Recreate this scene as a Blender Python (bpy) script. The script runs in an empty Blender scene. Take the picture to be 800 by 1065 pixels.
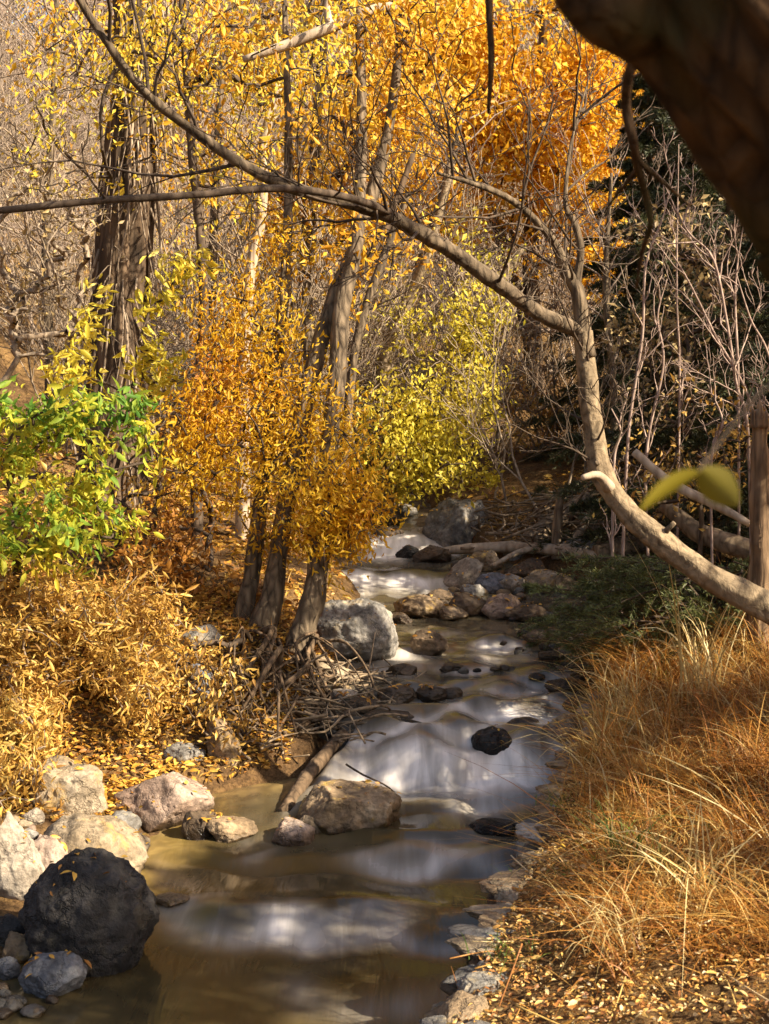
import bpy, math, random
import numpy as np
from mathutils import Vector

# ------------------------------------------------------------------ scene / camera basics
SC = bpy.context.scene
COL = SC.collection
F, CX, CY, HOR, CAMZ = 1400.0, 400.0, 532.5, 420.0, 2.2
PITCH = math.atan((CY - HOR) / F)
CP, SP = math.cos(PITCH), math.sin(PITCH)
CAM = np.array([0.0, 0.0, CAMZ])
SUN = np.array([0.73, -0.37, 0.62]); SUN /= np.linalg.norm(SUN)

def ray(px, py):
    a, b = (px - CX) / F, -(py - CY) / F
    return np.array([a, CP + b * SP, -SP + b * CP])

def P(px, py, d):
    r = ray(px, py)
    return CAM + r * (d / r[1])

# ------------------------------------------------------------------ noise
def _hash(ix, iy, iz, seed):
    h = (ix * 374761393 + iy * 668265263 + iz * 2147483647 + seed * 1274126177) & 0xFFFFFFFF
    h = ((h ^ (h >> 13)) * 1274126177) & 0xFFFFFFFF
    h = ((h ^ (h >> 16)) * 2246822519) & 0xFFFFFFFF
    return ((h ^ (h >> 15)) & 0xFFFFFF) / float(0xFFFFFF)

def vnoise(p, seed=0):
    p = np.asarray(p, float)
    i = np.floor(p).astype(np.int64); f = p - i
    u = f * f * (3 - 2 * f)
    out = 0
    for dx in (0, 1):
        wx = u[..., 0] if dx else 1 - u[..., 0]
        for dy in (0, 1):
            wy = u[..., 1] if dy else 1 - u[..., 1]
            for dz in (0, 1):
                wz = u[..., 2] if dz else 1 - u[..., 2]
                out = out + wx * wy * wz * _hash(i[..., 0] + dx, i[..., 1] + dy, i[..., 2] + dz, seed)
    return out * 2 - 1

def fbm(p, seed=0, octv=4, gain=0.5):
    p = np.asarray(p, float); a, s, o = 1.0, 1.0, 0
    for k in range(octv):
        o = o + a * vnoise(p * s, seed + k * 17); a *= gain; s *= 2.03
    return o

def n2(x, y, s=1.0, seed=0, octv=3):
    x = np.asarray(x, float); y = np.asarray(y, float)
    return fbm(np.stack(np.broadcast_arrays(x * s, y * s, 0.37 + 0 * x), -1), seed, octv)

def sstep(a, b, x):
    t = np.clip((x - a) / (b - a), 0, 1); return t * t * (3 - 2 * t)

# ------------------------------------------------------------------ terrain and stream profile
_YD = np.linspace(-10, 60, 2801)
def _sm(ys, vs, k=13):
    v = np.interp(_YD, ys, vs)
    v = np.convolve(np.pad(v, k // 2, mode='edge'), np.ones(k) / k, mode='valid')
    return v
_ZW = _sm([-10, 4.8, 5.55, 5.75, 6.15, 6.32, 6.5, 6.62, 6.95, 7.03, 7.30, 7.44, 7.62, 7.70, 8.0, 8.08, 8.42, 8.50, 8.9, 9.02, 9.25, 9.42, 10.3, 11.5, 12.0, 12.9, 13.3, 14.6, 16, 20, 60],
          [-0.25, -.02, -.005, .03, .035, .07, .075, .11, .118, .155, .165, .29, .30, .345, .352, .388, .395, .428, .434, .455, .462, .51, .525, .57, .72, .76, .92, 1.02, 1.1, 1.3, 3.5], 1)
_XL = _sm([-10, 0, 4.0, 4.8, 5.6, 6.4, 6.9, 7.05, 7.28, 7.6, 8.2, 9, 10.3, 11.5, 12, 12.6, 13.5, 15, 17, 20, 60],
          [-7, -4.2, -2.1, -1.75, -1.35, -1.22, -1.10, -.95, -.50, -.46, -.42, -.30, -.22, -.25, -.43, -.3, -.2, -.15, -.5, -1.5, -20], 9)
_XR = _sm([-10, 0, 4.0, 4.8, 5.6, 6.4, 7.2, 7.6, 9, 10.3, 11.5, 12, 12.6, 13.5, 15, 17, 20, 60],
          [-4, -1.1, .08, .31, .55, .79, 1.02, 1.17, 1.44, 1.75, 1.98, 1.5, .95, .62, .6, .4, -.3, -16], 9)
def zw(y): return np.interp(y, _YD, _ZW)
def xl(y): return np.interp(y, _YD, _XL)
def xr(y): return np.interp(y, _YD, _XR)

def ground(x, y):
    x = np.asarray(x, float); y = np.asarray(y, float)
    wob = 0.07 * n2(x, y, 1.6, 5, 2)
    L, R, w = xl(y), xr(y), zw(y)
    sL, sR = (L - x) + wob, (x - R) + wob * 0.7
    hL = np.interp(y, [-5, 4, 6.3, 7.6, 8.05, 8.7, 10, 13, 20], [.2, .1, .08, .12, .16, .32, .36, .3, .3])
    hR = np.interp(y, [-5, 4, 6, 7.5, 9, 10.5, 12, 20], [.3, .30, .33, .28, .15, .08, .15, .3])
    kL = np.interp(y, [-5, 5, 7, 8, 10, 14, 20], [.25, .25, .14, .18, .16, .16, .2])
    kR = np.interp(y, [-5, 5, 7, 9, 12, 20], [.14, .17, .22, .18, .14, .2])
    zl = w + hL * sstep(-.06, np.interp(y, [6, 7, 8, 8.6], [.3, .16, .2, .42]), sL) + kL * np.maximum(sL - .25, 0) + .12 * np.maximum(sL - 3.5, 0)
    zr = w + hR * sstep(-.04, .14, sR) + kR * np.maximum(sR - .1, 0) * np.clip(1.2 - .05 * sR, .4, 1)
    mid = (L + R) / 2; half = np.maximum((R - L) / 2, .1)
    bed = w - .06 - .26 * (1 - np.clip(np.abs(x - mid) / half, 0, 1) ** 2)
    z = np.where(sL > -.06, zl, np.where(sR > -.06, zr, bed))
    bank = np.clip(np.maximum(sL, sR) / .5, 0, 1)
    z = z + bank * (.05 * n2(x, y, 2.2, 2, 3) + .025 * n2(x, y, 7, 3, 2))
    # hillside behind
    hill = np.maximum(np.minimum(y, 58 + .12 * np.maximum(y - 58, 0)) - 17.5, 0)
    hill = hill ** 1.12 * .30
    hill = hill * (1 + .18 * n2(x, y, .09, 9, 2)) * (1 - .46 * sstep(-4, -15, x) * sstep(22, 45, y))
    side = .38 * np.maximum(-x - 5.0, 0) * sstep(6, 12, y) + .33 * np.maximum(x - 4.5, 0) * sstep(6, 12, y)
    z = z + np.where(y > 17.5, hill, 0) + side
    return z

def top(x, y):
    inside = (x > xl(y)) & (x < xr(y))
    return np.where(inside, np.maximum(zw(y), ground(x, y)), ground(x, y))

_ys = np.arange(2.5, 70, .01)
def hit(px, py):
    r = ray(px, py); t = _ys / r[1]
    x, z = r[0] * t, CAMZ + r[2] * t
    k = np.argmax(z <= top(x, _ys))
    return np.array([x[k], _ys[k], z[k]])

def gz(x, y): return float(ground(np.array([x]), np.array([y]))[0])

# ------------------------------------------------------------------ materials
def new_mat(name):
    m = bpy.data.materials.new(name); m.use_nodes = True
    nt = m.node_tree; nt.nodes.clear()
    return m, nt, nt.nodes, nt.links

def ramp(N, stops, interp='LINEAR'):
    r = N.new('ShaderNodeValToRGB'); e = r.color_ramp.elements
    r.color_ramp.interpolation = interp
    while len(e) < len(stops): e.new(0.5)
    for k, (p, c) in enumerate(stops):
        e[k].position = p; e[k].color = (*c, 1)
    return r

def noise(N, L, scale, detail=4, vec=None, rough=.55, dist=0):
    n = N.new('ShaderNodeTexNoise'); n.inputs['Scale'].default_value = scale
    n.inputs['Detail'].default_value = detail; n.inputs['Roughness'].default_value = rough
    n.inputs['Distortion'].default_value = dist
    if vec is not None: L.new(vec, n.inputs['Vector'])
    return n

def mixc(N, L, a, b, fac, mode='MIX'):
    m = N.new('ShaderNodeMix'); m.data_type = 'RGBA'; m.blend_type = mode
    for sock, v in ((m.inputs[0], fac), (m.inputs[6], a), (m.inputs[7], b)):
        if isinstance(v, (int, float)): sock.default_value = v
        elif isinstance(v, tuple): sock.default_value = (*v, 1)
        else: L.new(v, sock)
    return m.outputs[2]

def math_n(N, L, op, a, b=None, clamp=False):
    m = N.new('ShaderNodeMath'); m.operation = op; m.use_clamp = clamp
    for s, v in ((m.inputs[0], a), (m.inputs[1], b)):
        if v is None: continue
        if isinstance(v, (int, float)): s.default_value = v
        else: L.new(v, s)
    return m.outputs[0]

def leaf_mat(name, stops, trans=.42, clump=.35, cscale=1.3, rough=.5, spec=.35, tboost=1.25):
    """leaf colour varies leaf by leaf and clump by clump; light also passes through"""
    m, nt, N, L = new_mat(name)
    g = N.new('ShaderNodeNewGeometry')
    cl = noise(N, L, cscale, 3, g.outputs['Position'])
    a = math_n(N, L, 'MULTIPLY', g.outputs['Random Per Island'], 1 - clump)
    c = math_n(N, L, 'SUBTRACT', cl.outputs['Fac'], .5)
    c = math_n(N, L, 'MULTIPLY', c, 3.0 * clump)
    c = math_n(N, L, 'ADD', c, clump * .5)
    f = math_n(N, L, 'ADD', a, c, True)
    r = ramp(N, stops); L.new(f, r.inputs[0])
    fine = noise(N, L, 60, 2, g.outputs['Position'])
    colr = mixc(N, L, r.outputs[0], (.12, .06, .02), math_n(N, L, 'MULTIPLY', math_n(N, L, 'SUBTRACT', fine.outputs['Fac'], .55, True), .9))
    bs = N.new('ShaderNodeBsdfPrincipled'); bs.inputs['Roughness'].default_value = rough
    bs.inputs['Specular IOR Level'].default_value = spec
    L.new(colr, bs.inputs['Base Color'])
    tr = N.new('ShaderNodeBsdfTranslucent')
    L.new(mixc(N, L, colr, (tboost,) * 3, 1.0, 'MULTIPLY'), tr.inputs['Color'])
    mx = N.new('ShaderNodeMixShader'); mx.inputs[0].default_value = trans
    L.new(bs.outputs[0], mx.inputs[1]); L.new(tr.outputs[0], mx.inputs[2])
    o = N.new('ShaderNodeOutputMaterial'); L.new(mx.outputs[0], o.inputs['Surface'])
    return m

def bark_mat(name, dark, light, sc=14, stretch=.18, bump=.6, moss=None, rough=.9, vor=.5):
    m, nt, N, L = new_mat(name)
    tc = N.new('ShaderNodeTexCoord')
    mp = N.new('ShaderNodeMapping'); mp.inputs['Scale'].default_value = (1, 1, stretch)
    L.new(tc.outputs['Object'], mp.inputs[0])
    a = noise(N, L, sc, 6, mp.outputs[0], .65, .6)
    b = noise(N, L, sc * .25, 3, tc.outputs['Object'])
    v = N.new('ShaderNodeTexVoronoi'); v.inputs['Scale'].default_value = sc * 1.3; v.feature = 'DISTANCE_TO_EDGE'
    L.new(mp.outputs[0], v.inputs['Vector'])
    ve = math_n(N, L, 'MULTIPLY', v.outputs['Distance'], 2.5, True)
    f = math_n(N, L, 'MULTIPLY', math_n(N, L, 'ADD', a.outputs['Fac'], math_n(N, L, 'MULTIPLY', ve, vor)), .8 if vor > .3 else .95)
    r = ramp(N, [(.3, dark), (.55, tuple((x + y) / 2 for x, y in zip(dark, light))), (.85, light)])
    L.new(f, r.inputs[0])
    c = mixc(N, L, r.outputs[0], tuple(x * .55 for x in light), math_n(N, L, 'MULTIPLY', math_n(N, L, 'SUBTRACT', b.outputs['Fac'], .45, True), 2.0, True))
    if moss:
        c = mixc(N, L, c, moss, math_n(N, L, 'MULTIPLY', math_n(N, L, 'SUBTRACT', noise(N, L, 5, 4, tc.outputs['Object']).outputs['Fac'], .5, True), 4.0, True))
    bs = N.new('ShaderNodeBsdfPrincipled'); bs.inputs['Roughness'].default_value = rough
    bs.inputs['Specular IOR Level'].default_value = .2
    L.new(c, bs.inputs['Base Color'])
    bp = N.new('ShaderNodeBump'); bp.inputs['Strength'].default_value = bump; bp.inputs['Distance'].default_value = .02
    L.new(f, bp.inputs['Height']); L.new(bp.outputs[0], bs.inputs['Normal'])
    o = N.new('ShaderNodeOutputMaterial'); L.new(bs.outputs[0], o.inputs['Surface'])
    return m

def rock_mat(name, cols, litter=.0, vein=None, sc=3.0, lichen=None, bump=.55):
    m, nt, N, L = new_mat(name)
    tc = N.new('ShaderNodeTexCoord')
    oi = N.new('ShaderNodeObjectInfo')
    ad = N.new('ShaderNodeVectorMath'); ad.operation = 'ADD'
    L.new(tc.outputs['Object'], ad.inputs[0])
    cm = N.new('ShaderNodeCombineXYZ'); L.new(math_n(N, L, 'MULTIPLY', oi.outputs['Random'], 50.0), cm.inputs[0])
    L.new(cm.outputs[0], ad.inputs[1]); vec = ad.outputs[0]
    big = noise(N, L, sc, 5, vec, .6, .4); fine = noise(N, L, 42, 5, vec, .7); mid = noise(N, L, 11, 4, vec, .65)
    r = ramp(N, [(.30, cols[0]), (.5, cols[1]), (.68, cols[2])]); L.new(big.outputs['Fac'], r.inputs[0])
    sp = ramp(N, [(.35, (.45,) * 3), (.55, (1,) * 3), (.75, (1.35,) * 3)]); L.new(fine.outputs['Fac'], sp.inputs[0])
    c = mixc(N, L, r.outputs[0], sp.outputs[0], .75, 'MULTIPLY')
    sp2 = ramp(N, [(.38, (.5, .48, .46)), (.55, (1,) * 3)]); L.new(mid.outputs['Fac'], sp2.inputs[0])
    c = mixc(N, L, c, sp2.outputs[0], .7, 'MULTIPLY')
    vo = N.new('ShaderNodeTexVoronoi'); vo.feature = 'DISTANCE_TO_EDGE'; vo.inputs['Scale'].default_value = 3.2
    dv = N.new('ShaderNodeVectorMath'); dv.operation = 'ADD'
    L.new(vec, dv.inputs[0]); sc_ = N.new('ShaderNodeVectorMath'); sc_.operation = 'SCALE'; sc_.inputs[3].default_value = .25
    L.new(mid.outputs['Color'], sc_.inputs[0]); L.new(sc_.outputs[0], dv.inputs[1]); L.new(dv.outputs[0], vo.inputs['Vector'])
    crack = math_n(N, L, 'MULTIPLY', vo.outputs['Distance'], 30.0, True)
    c = mixc(N, L, tuple(x * .45 for x in cols[0]), c, math_n(N, L, 'ADD', math_n(N, L, 'MULTIPLY', crack, .5), .5))
    if lichen:
        ln = noise(N, L, 7, 6, vec, .7)
        c = mixc(N, L, c, lichen, math_n(N, L, 'MULTIPLY', math_n(N, L, 'SUBTRACT', ln.outputs['Fac'], .56, True), 9.0, True))
    at = N.new('ShaderNodeAttribute'); at.attribute_name = 'wet'
    wet = at.outputs['Fac']
    c = mixc(N, L, c, mixc(N, L, c, (.30, .27, .22), 1.0, 'MULTIPLY'), wet)
    bs = N.new('ShaderNodeBsdfPrincipled')
    L.new(c, bs.inputs['Base Color'])
    L.new(math_n(N, L, 'SUBTRACT', .85, math_n(N, L, 'MULTIPLY', wet, .5)), bs.inputs['Roughness'])
    bs.inputs['Specular IOR Level'].default_value = .35
    h = math_n(N, L, 'ADD', math_n(N, L, 'MULTIPLY', mid.outputs['Fac'], 1.2), math_n(N, L, 'MULTIPLY', fine.outputs['Fac'], .5))
    h = math_n(N, L, 'ADD', h, math_n(N, L, 'MULTIPLY', crack, .35))
    bp = N.new('ShaderNodeBump'); bp.inputs['Strength'].default_value = bump; bp.inputs['Distance'].default_value = .03
    L.new(h, bp.inputs['Height']); L.new(bp.outputs[0], bs.inputs['Normal'])
    o = N.new('ShaderNodeOutputMaterial'); L.new(bs.outputs[0], o.inputs['Surface'])
    return m

def ground_mat():
    m, nt, N, L = new_mat('leaf_strewn_soil')
    g = N.new('ShaderNodeNewGeometry'); pos = g.outputs['Position']
    a = noise(N, L, 1.1, 5, pos, .6); b = noise(N, L, 16, 6, pos, .7); c3 = noise(N, L, 55, 3, pos, .7)
    r = ramp(N, [(.3, (.05, .03, .015)), (.48, (.12, .068, .03)), (.6, (.23, .135, .05)), (.75, (.32, .21, .09))])
    L.new(math_n(N, L, 'ADD', math_n(N, L, 'MULTIPLY', a.outputs['Fac'], .5), math_n(N, L, 'MULTIPLY', b.outputs['Fac'], .5)), r.inputs[0])
    s = ramp(N, [(.35, (.35,) * 3), (.6, (1.1,) * 3)]); L.new(c3.outputs['Fac'], s.inputs[0])
    col = mixc(N, L, r.outputs[0], s.outputs[0], .8, 'MULTIPLY')
    bs = N.new('ShaderNodeBsdfPrincipled'); bs.inputs['Roughness'].default_value = .95
    bs.inputs['Specular IOR Level'].default_value = .1
    L.new(col, bs.inputs['Base Color'])
    bp = N.new('ShaderNodeBump'); bp.inputs['Strength'].default_value = .8; bp.inputs['Distance'].default_value = .04
    L.new(b.outputs['Fac'], bp.inputs['Height']); L.new(bp.outputs[0], bs.inputs['Normal'])
    o = N.new('ShaderNodeOutputMaterial'); L.new(bs.outputs[0], o.inputs['Surface'])
    return m

def water_mat():
    m, nt, N, L = new_mat('murky_running_water')
    g = N.new('ShaderNodeNewGeometry'); pos = g.outputs['Position']
    at = N.new('ShaderNodeAttribute'); at.attribute_name = 'foam'
    sh = N.new('ShaderNodeAttribute'); sh.attribute_name = 'shallow'
    mp = N.new('ShaderNodeMapping'); mp.inputs['Scale'].default_value = (9, 1.2, 1.5); L.new(pos, mp.inputs[0])
    st = noise(N, L, 1.0, 4, mp.outputs[0], .55, .7)
    mp2 = N.new('ShaderNodeMapping'); mp2.inputs['Scale'].default_value = (1.4, .8, 1); L.new(pos, mp2.inputs[0])
    lo = noise(N, L, 1.3, 3, mp2.outputs[0])
    deep = ramp(N, [(.35, (.034, .025, .011)), (.65, (.078, .057, .025))]); L.new(lo.outputs['Fac'], deep.inputs[0])
    cob = N.new('ShaderNodeTexVoronoi'); cob.inputs['Scale'].default_value = 7.0; cob.feature = 'SMOOTH_F1'
    cv = N.new('ShaderNodeVectorMath'); cv.operation = 'ADD'; L.new(pos, cv.inputs[0])
    nn = noise(N, L, 4, 2, pos); L.new(nn.outputs['Color'], cv.inputs[1]); L.new(cv.outputs[0], cob.inputs['Vector'])
    bed = ramp(N, [(.1, (.20, .13, .042)), (.4, (.13, .08, .026)), (.75, (.07, .045, .016))]); L.new(cob.outputs['Distance'], bed.inputs[0])
    bedc = mixc(N, L, bed.outputs[0], (.32, .22, .05), math_n(N, L, 'MULTIPLY', math_n(N, L, 'SUBTRACT', lo.outputs['Fac'], .45, True), 2.5, True))
    base = mixc(N, L, deep.outputs[0], bedc, sh.outputs['Fac'])
    k = math_n(N, L, 'ADD', math_n(N, L, 'MULTIPLY', st.outputs['Fac'], 1.9), .02)
    f = math_n(N, L, 'MULTIPLY', at.outputs['Fac'], k, True)
    col = mixc(N, L, base, (.80, .73, .66), f)
    bs = N.new('ShaderNodeBsdfPrincipled'); bs.inputs['IOR'].default_value = 1.33
    L.new(col, bs.inputs['Base Color'])
    L.new(math_n(N, L, 'ADD', .13, math_n(N, L, 'MULTIPLY', f, .5)), bs.inputs['Roughness'])
    bp = N.new('ShaderNodeBump'); bp.inputs['Strength'].default_value = .25; bp.inputs['Distance'].default_value = .03
    L.new(st.outputs['Fac'], bp.inputs['Height']); L.new(bp.outputs[0], bs.inputs['Normal'])
    o = N.new('ShaderNodeOutputMaterial'); L.new(bs.outputs[0], o.inputs['Surface'])
    return m

YEL = [(0, (.30, .14, .015)), (.35, (.50, .27, .02)), (.7, (.66, .40, .035)), (1, (.60, .46, .07))]
M = {}
M['ground'] = ground_mat(); M['water'] = water_mat()
M['gold'] = leaf_mat('golden_leaf', [(0, (.34, .14, .012)), (.3, (.58, .28, .016)), (.65, (.70, .41, .026)), (1, (.74, .54, .10))], clump=.42)
M['amber'] = leaf_mat('amber_leaf', [(0, (.38, .16, .012)), (.3, (.62, .31, .016)), (.65, (.72, .42, .026)), (1, (.76, .56, .10))], trans=.48, clump=.42)
M['lemon'] = leaf_mat('lemon_leaf', [(0, (.36, .22, .02)), (.35, (.62, .42, .03)), (.7, (.74, .56, .06)), (1, (.62, .60, .12))], clump=.4)
M['orange'] = leaf_mat('orange_leaf', [(0, (.42, .14, .012)), (.16, (.54, .25, .014)), (.42, (.62, .36, .018)), (.8, (.70, .46, .03)), (1, (.66, .50, .07))], clump=.5, cscale=1.4, trans=.52)
M['yellow'] = leaf_mat('yellow_green_leaf', [(0, (.34, .30, .03)), (.35, (.58, .48, .045)), (.7, (.72, .57, .07)), (1, (.78, .68, .22))], trans=.5)
M['green'] = leaf_mat('green_turning_leaf', [(0, (.05, .13, .02)), (.25, (.11, .22, .025)), (.45, (.28, .34, .035)), (.65, (.52, .46, .04)), (1, (.64, .44, .05))], clump=.62, cscale=2.0, rough=.55, spec=.2)
M['tan'] = leaf_mat('tan_dry_leaf', [(0, (.20, .10, .028)), (.3, (.38, .20, .042)), (.6, (.54, .32, .06)), (.85, (.60, .42, .12)), (1, (.40, .30, .08))], trans=.3, cscale=2.4)
M['pale'] = leaf_mat('pale_dry_leaf', [(0, (.14, .10, .055)), (.5, (.32, .22, .09)), (1, (.48, .36, .16))], trans=.3)
M['litter'] = leaf_mat('fallen_leaf', [(0, (.14, .055, .018)), (.3, (.33, .14, .025)), (.6, (.52, .28, .035)), (.85, (.60, .38, .08)), (1, (.50, .30, .14))], trans=.12, clump=.3, cscale=1.0)
M['pinklitter'] = leaf_mat('faded_fallen_leaf', [(0, (.12, .05, .018)), (.25, (.32, .13, .035)), (.5, (.52, .27, .06)), (.7, (.60, .40, .12)), (.88, (.66, .52, .32)), (1, (.62, .38, .04))], trans=.12, clump=.25, cscale=1.0)
M['red'] = leaf_mat('rust_leaf', [(0, (.20, .08, .02)), (.5, (.42, .19, .03)), (.85, (.48, .24, .05)), (1, (.45, .10, .03))], trans=.4)
M['needle'] = leaf_mat('evergreen_needle', [(0, (.045, .055, .016)), (.5, (.090, .105, .028)), (1, (.15, .15, .04))], trans=.15, rough=.5)
M['firneedle'] = leaf_mat('shaded_fir_needle', [(0, (.022, .028, .010)), (.5, (.042, .050, .017)), (1, (.095, .085, .028))], trans=.12, rough=.5)  # conifer needle colour made darker to carry the shade they stand in
M['grass'] = leaf_mat('dry_grass_blade', [(0, (.12, .042, .010)), (.3, (.31, .115, .018)), (.6, (.44, .21, .036)), (.86, (.56, .38, .12)), (1, (.24, .25, .04))], trans=.25, clump=.35, cscale=1.5)
M['straw'] = leaf_mat('straw_blade', [(0, (.40, .26, .08)), (.6, (.60, .46, .20)), (1, (.66, .56, .30))], trans=.25, clump=.2)
M['greengrass'] = leaf_mat('green_grass_blade', [(0, (.06, .11, .02)), (.6, (.14, .20, .03)), (1, (.36, .34, .06))], trans=.3, clump=.3)
M['bark'] = bark_mat('grey_brown_bark', (.028, .019, .012), (.22, .16, .10), 16, .3, bump=.9)
M['limbbark'] = bark_mat('pale_tan_bark', (.040, .027, .016), (.40, .295, .18), 17, .7, bump=.9, vor=.2)
M['darkbark'] = bark_mat('deep_furrowed_bark', (.018, .012, .008), (.17, .11, .065), 9, .12, bump=1.0)
M['nearbark'] = bark_mat('dark_brown_bark', (.018, .010, .005), (.11, .058, .024), 22, .3, bump=1.0, moss=(.035, .032, .008))
M['twig'] = bark_mat('tan_twig', (.13, .09, .06), (.38, .29, .20), 20, .3, bump=.2)
M['twigdark'] = bark_mat('dark_twig', (.035, .024, .016), (.13, .09, .06), 20, .3, bump=.2)
M['twigpink'] = bark_mat('pinkish_twig', (.20, .13, .10), (.46, .34, .27), 20, .3, bump=.2)
M['twiggrey'] = bark_mat('grey_mauve_twig', (.13, .092, .068), (.40, .30, .225), 20, .3, bump=.2)
M['palewood'] = bark_mat('bleached_wood', (.20, .14, .09), (.56, .44, .31), 10, .1, bump=.5)
M['driftwood'] = bark_mat('weathered_driftwood', (.06, .04, .025), (.33, .24, .15), 12, .1, bump=.6)
M['root'] = bark_mat('earthy_root', (.02, .013, .008), (.20, .13, .075), 14, .2, bump=.8)
M['stumpwood'] = bark_mat('reddish_rotting_wood', (.05, .03, .018), (.34, .22, .125), 14, .1, bump=1.0)
M['rock_cream'] = rock_mat('cream_rock', [(.16, .11, .06), (.30, .225, .14), (.39, .31, .215)], lichen=(.36, .23, .08))
M['rock_pale'] = rock_mat('whitish_rock', [(.20, .155, .105), (.34, .275, .205), (.42, .36, .29)])
M['rock_pink'] = rock_mat('pinkish_tan_rock', [(.15, .09, .06), (.33, .225, .16), (.43, .325, .25)], sc=4)
M['rock_tan'] = rock_mat('tan_brown_rock', [(.13, .085, .045), (.30, .205, .115), (.43, .32, .20)], lichen=(.40, .26, .07))
M['rock_brown'] = rock_mat('brown_rock', [(.055, .036, .020), (.13, .085, .048), (.22, .15, .09)])
M['rock_dark'] = rock_mat('charcoal_rock', [(.016, .014, .013), (.034, .029, .026), (.075, .065, .058)], lichen=(.075, .06, .04), bump=.9)
M['rock_grey'] = rock_mat('grey_rock', [(.10, .092, .08), (.22, .20, .175), (.36, .32, .27)], lichen=(.34, .27, .17))
M['rock_blue'] = rock_mat('blue_grey_rock', [(.10, .10, .11), (.20, .20, .215), (.30, .30, .31)])

# ------------------------------------------------------------------ mesh building
def build(name, V, faces, mat, parent=None, smooth=True, attrs=None, origin=None):
    """one mesh object from numpy data; V in world space, stored relative to its root (or to ORIGIN)"""
    V = np.asarray(V, np.float64).reshape(-1, 3)
    off = np.zeros(3)
    if parent is not None:
        r = parent
        while r.parent: r = r.parent
        off = np.array(r.location)
    elif origin is not None: off = np.asarray(origin, float)
    me = bpy.data.meshes.new(name)
    me.vertices.add(len(V)); me.vertices.foreach_set('co', (V - off).astype(np.float32).ravel())
    fs = [np.asarray(f, np.int32) for f in (faces if isinstance(faces, list) else [faces]) if len(f)]
    idx = np.concatenate([f.ravel() for f in fs])
    cnt = np.concatenate([np.full(len(f), f.shape[1], np.int32) for f in fs])
    me.loops.add(len(idx)); me.loops.foreach_set('vertex_index', idx)
    me.polygons.add(len(cnt))
    st = np.concatenate([[0], np.cumsum(cnt)[:-1]]).astype(np.int32)
    me.polygons.foreach_set('loop_start', st)
    me.polygons.foreach_set('use_smooth', np.full(len(cnt), smooth))
    if attrs:
        for k, v in attrs.items():
            a = me.attributes.new(k, 'FLOAT', 'POINT'); a.data.foreach_set('value', np.asarray(v, np.float32))
    me.update(calc_edges=True); me.validate()
    me.materials.append(mat)
    o = bpy.data.objects.new(name, me); COL.objects.link(o)
    if parent is not None: o.parent = parent
    elif origin is not None: o.location = off
    return o

class MB:
    def __init__(s): s.V, s.Q, s.n = [], {3: [], 4: []}, 0
    def add(s, V, *faces):
        V = np.asarray(V).reshape(-1, 3)
        for f in faces:
            f = np.asarray(f)
            if len(f): s.Q[f.shape[1]].append(f + s.n)
        s.V.append(V); s.n += len(V)
    def build(s, name, mat, parent=None, **k):
        return build(name, np.concatenate(s.V), [np.concatenate(q) for q in s.Q.values() if q], mat, parent, **k)

def build2(name, pairs, parent):
    """a part made of several materials: wood and leaves of one crown"""
    V, Q, idx, n = [], {3: [], 4: []}, {3: [], 4: []}, 0
    for k, (m_, mat) in enumerate(pairs):
        V += m_.V
        for q in (3, 4):
            for f in m_.Q[q]: Q[q].append(f + n); idx[q].append(np.full(len(f), k, np.int32))
        n += m_.n
    keys = [q for q in (3, 4) if Q[q]]
    o = build(name, np.concatenate(V), [np.concatenate(Q[q]) for q in keys], pairs[0][1], parent)
    for _, mat in pairs[1:]: o.data.materials.append(mat)
    o.data.polygons.foreach_set('material_index', np.concatenate([np.concatenate(idx[q]) for q in keys]))
    return o

def empty(name, label, cat, loc, group=None):
    o = bpy.data.objects.new(name, None); COL.objects.link(o); o.location = [float(v) for v in loc]
    return tag(o, label, cat, group)

def tag(o, label=None, cat=None, group=None, kind=None):
    for k, v in (('label', label), ('category', cat), ('group', group), ('kind', kind)):
        if v: o[k] = v
    return o

def spline(pts, vals, step):
    """Catmull-Rom through pts (n,3), values interpolated; resampled to about STEP metres"""
    p = np.asarray(pts, float); v = np.asarray(vals, float)
    q = np.vstack([2 * p[0] - p[1], p, 2 * p[-1] - p[-2]])
    out, ov = [], []
    for i in range(len(p) - 1):
        a, b, c, d = q[i:i + 4]
        n = max(2, int(np.linalg.norm(c - b) / step))
        t = np.linspace(0, 1, n, endpoint=False)[:, None]
        out.append(.5 * ((2 * b) + (-a + c) * t + (2 * a - 5 * b + 4 * c - d) * t ** 2 + (-a + 3 * b - 3 * c + d) * t ** 3))
        ov.append(v[i] + (v[i + 1] - v[i]) * t[:, 0])
    return np.vstack(out + [p[-1:]]), np.concatenate(ov + [v[-1:]])

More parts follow.
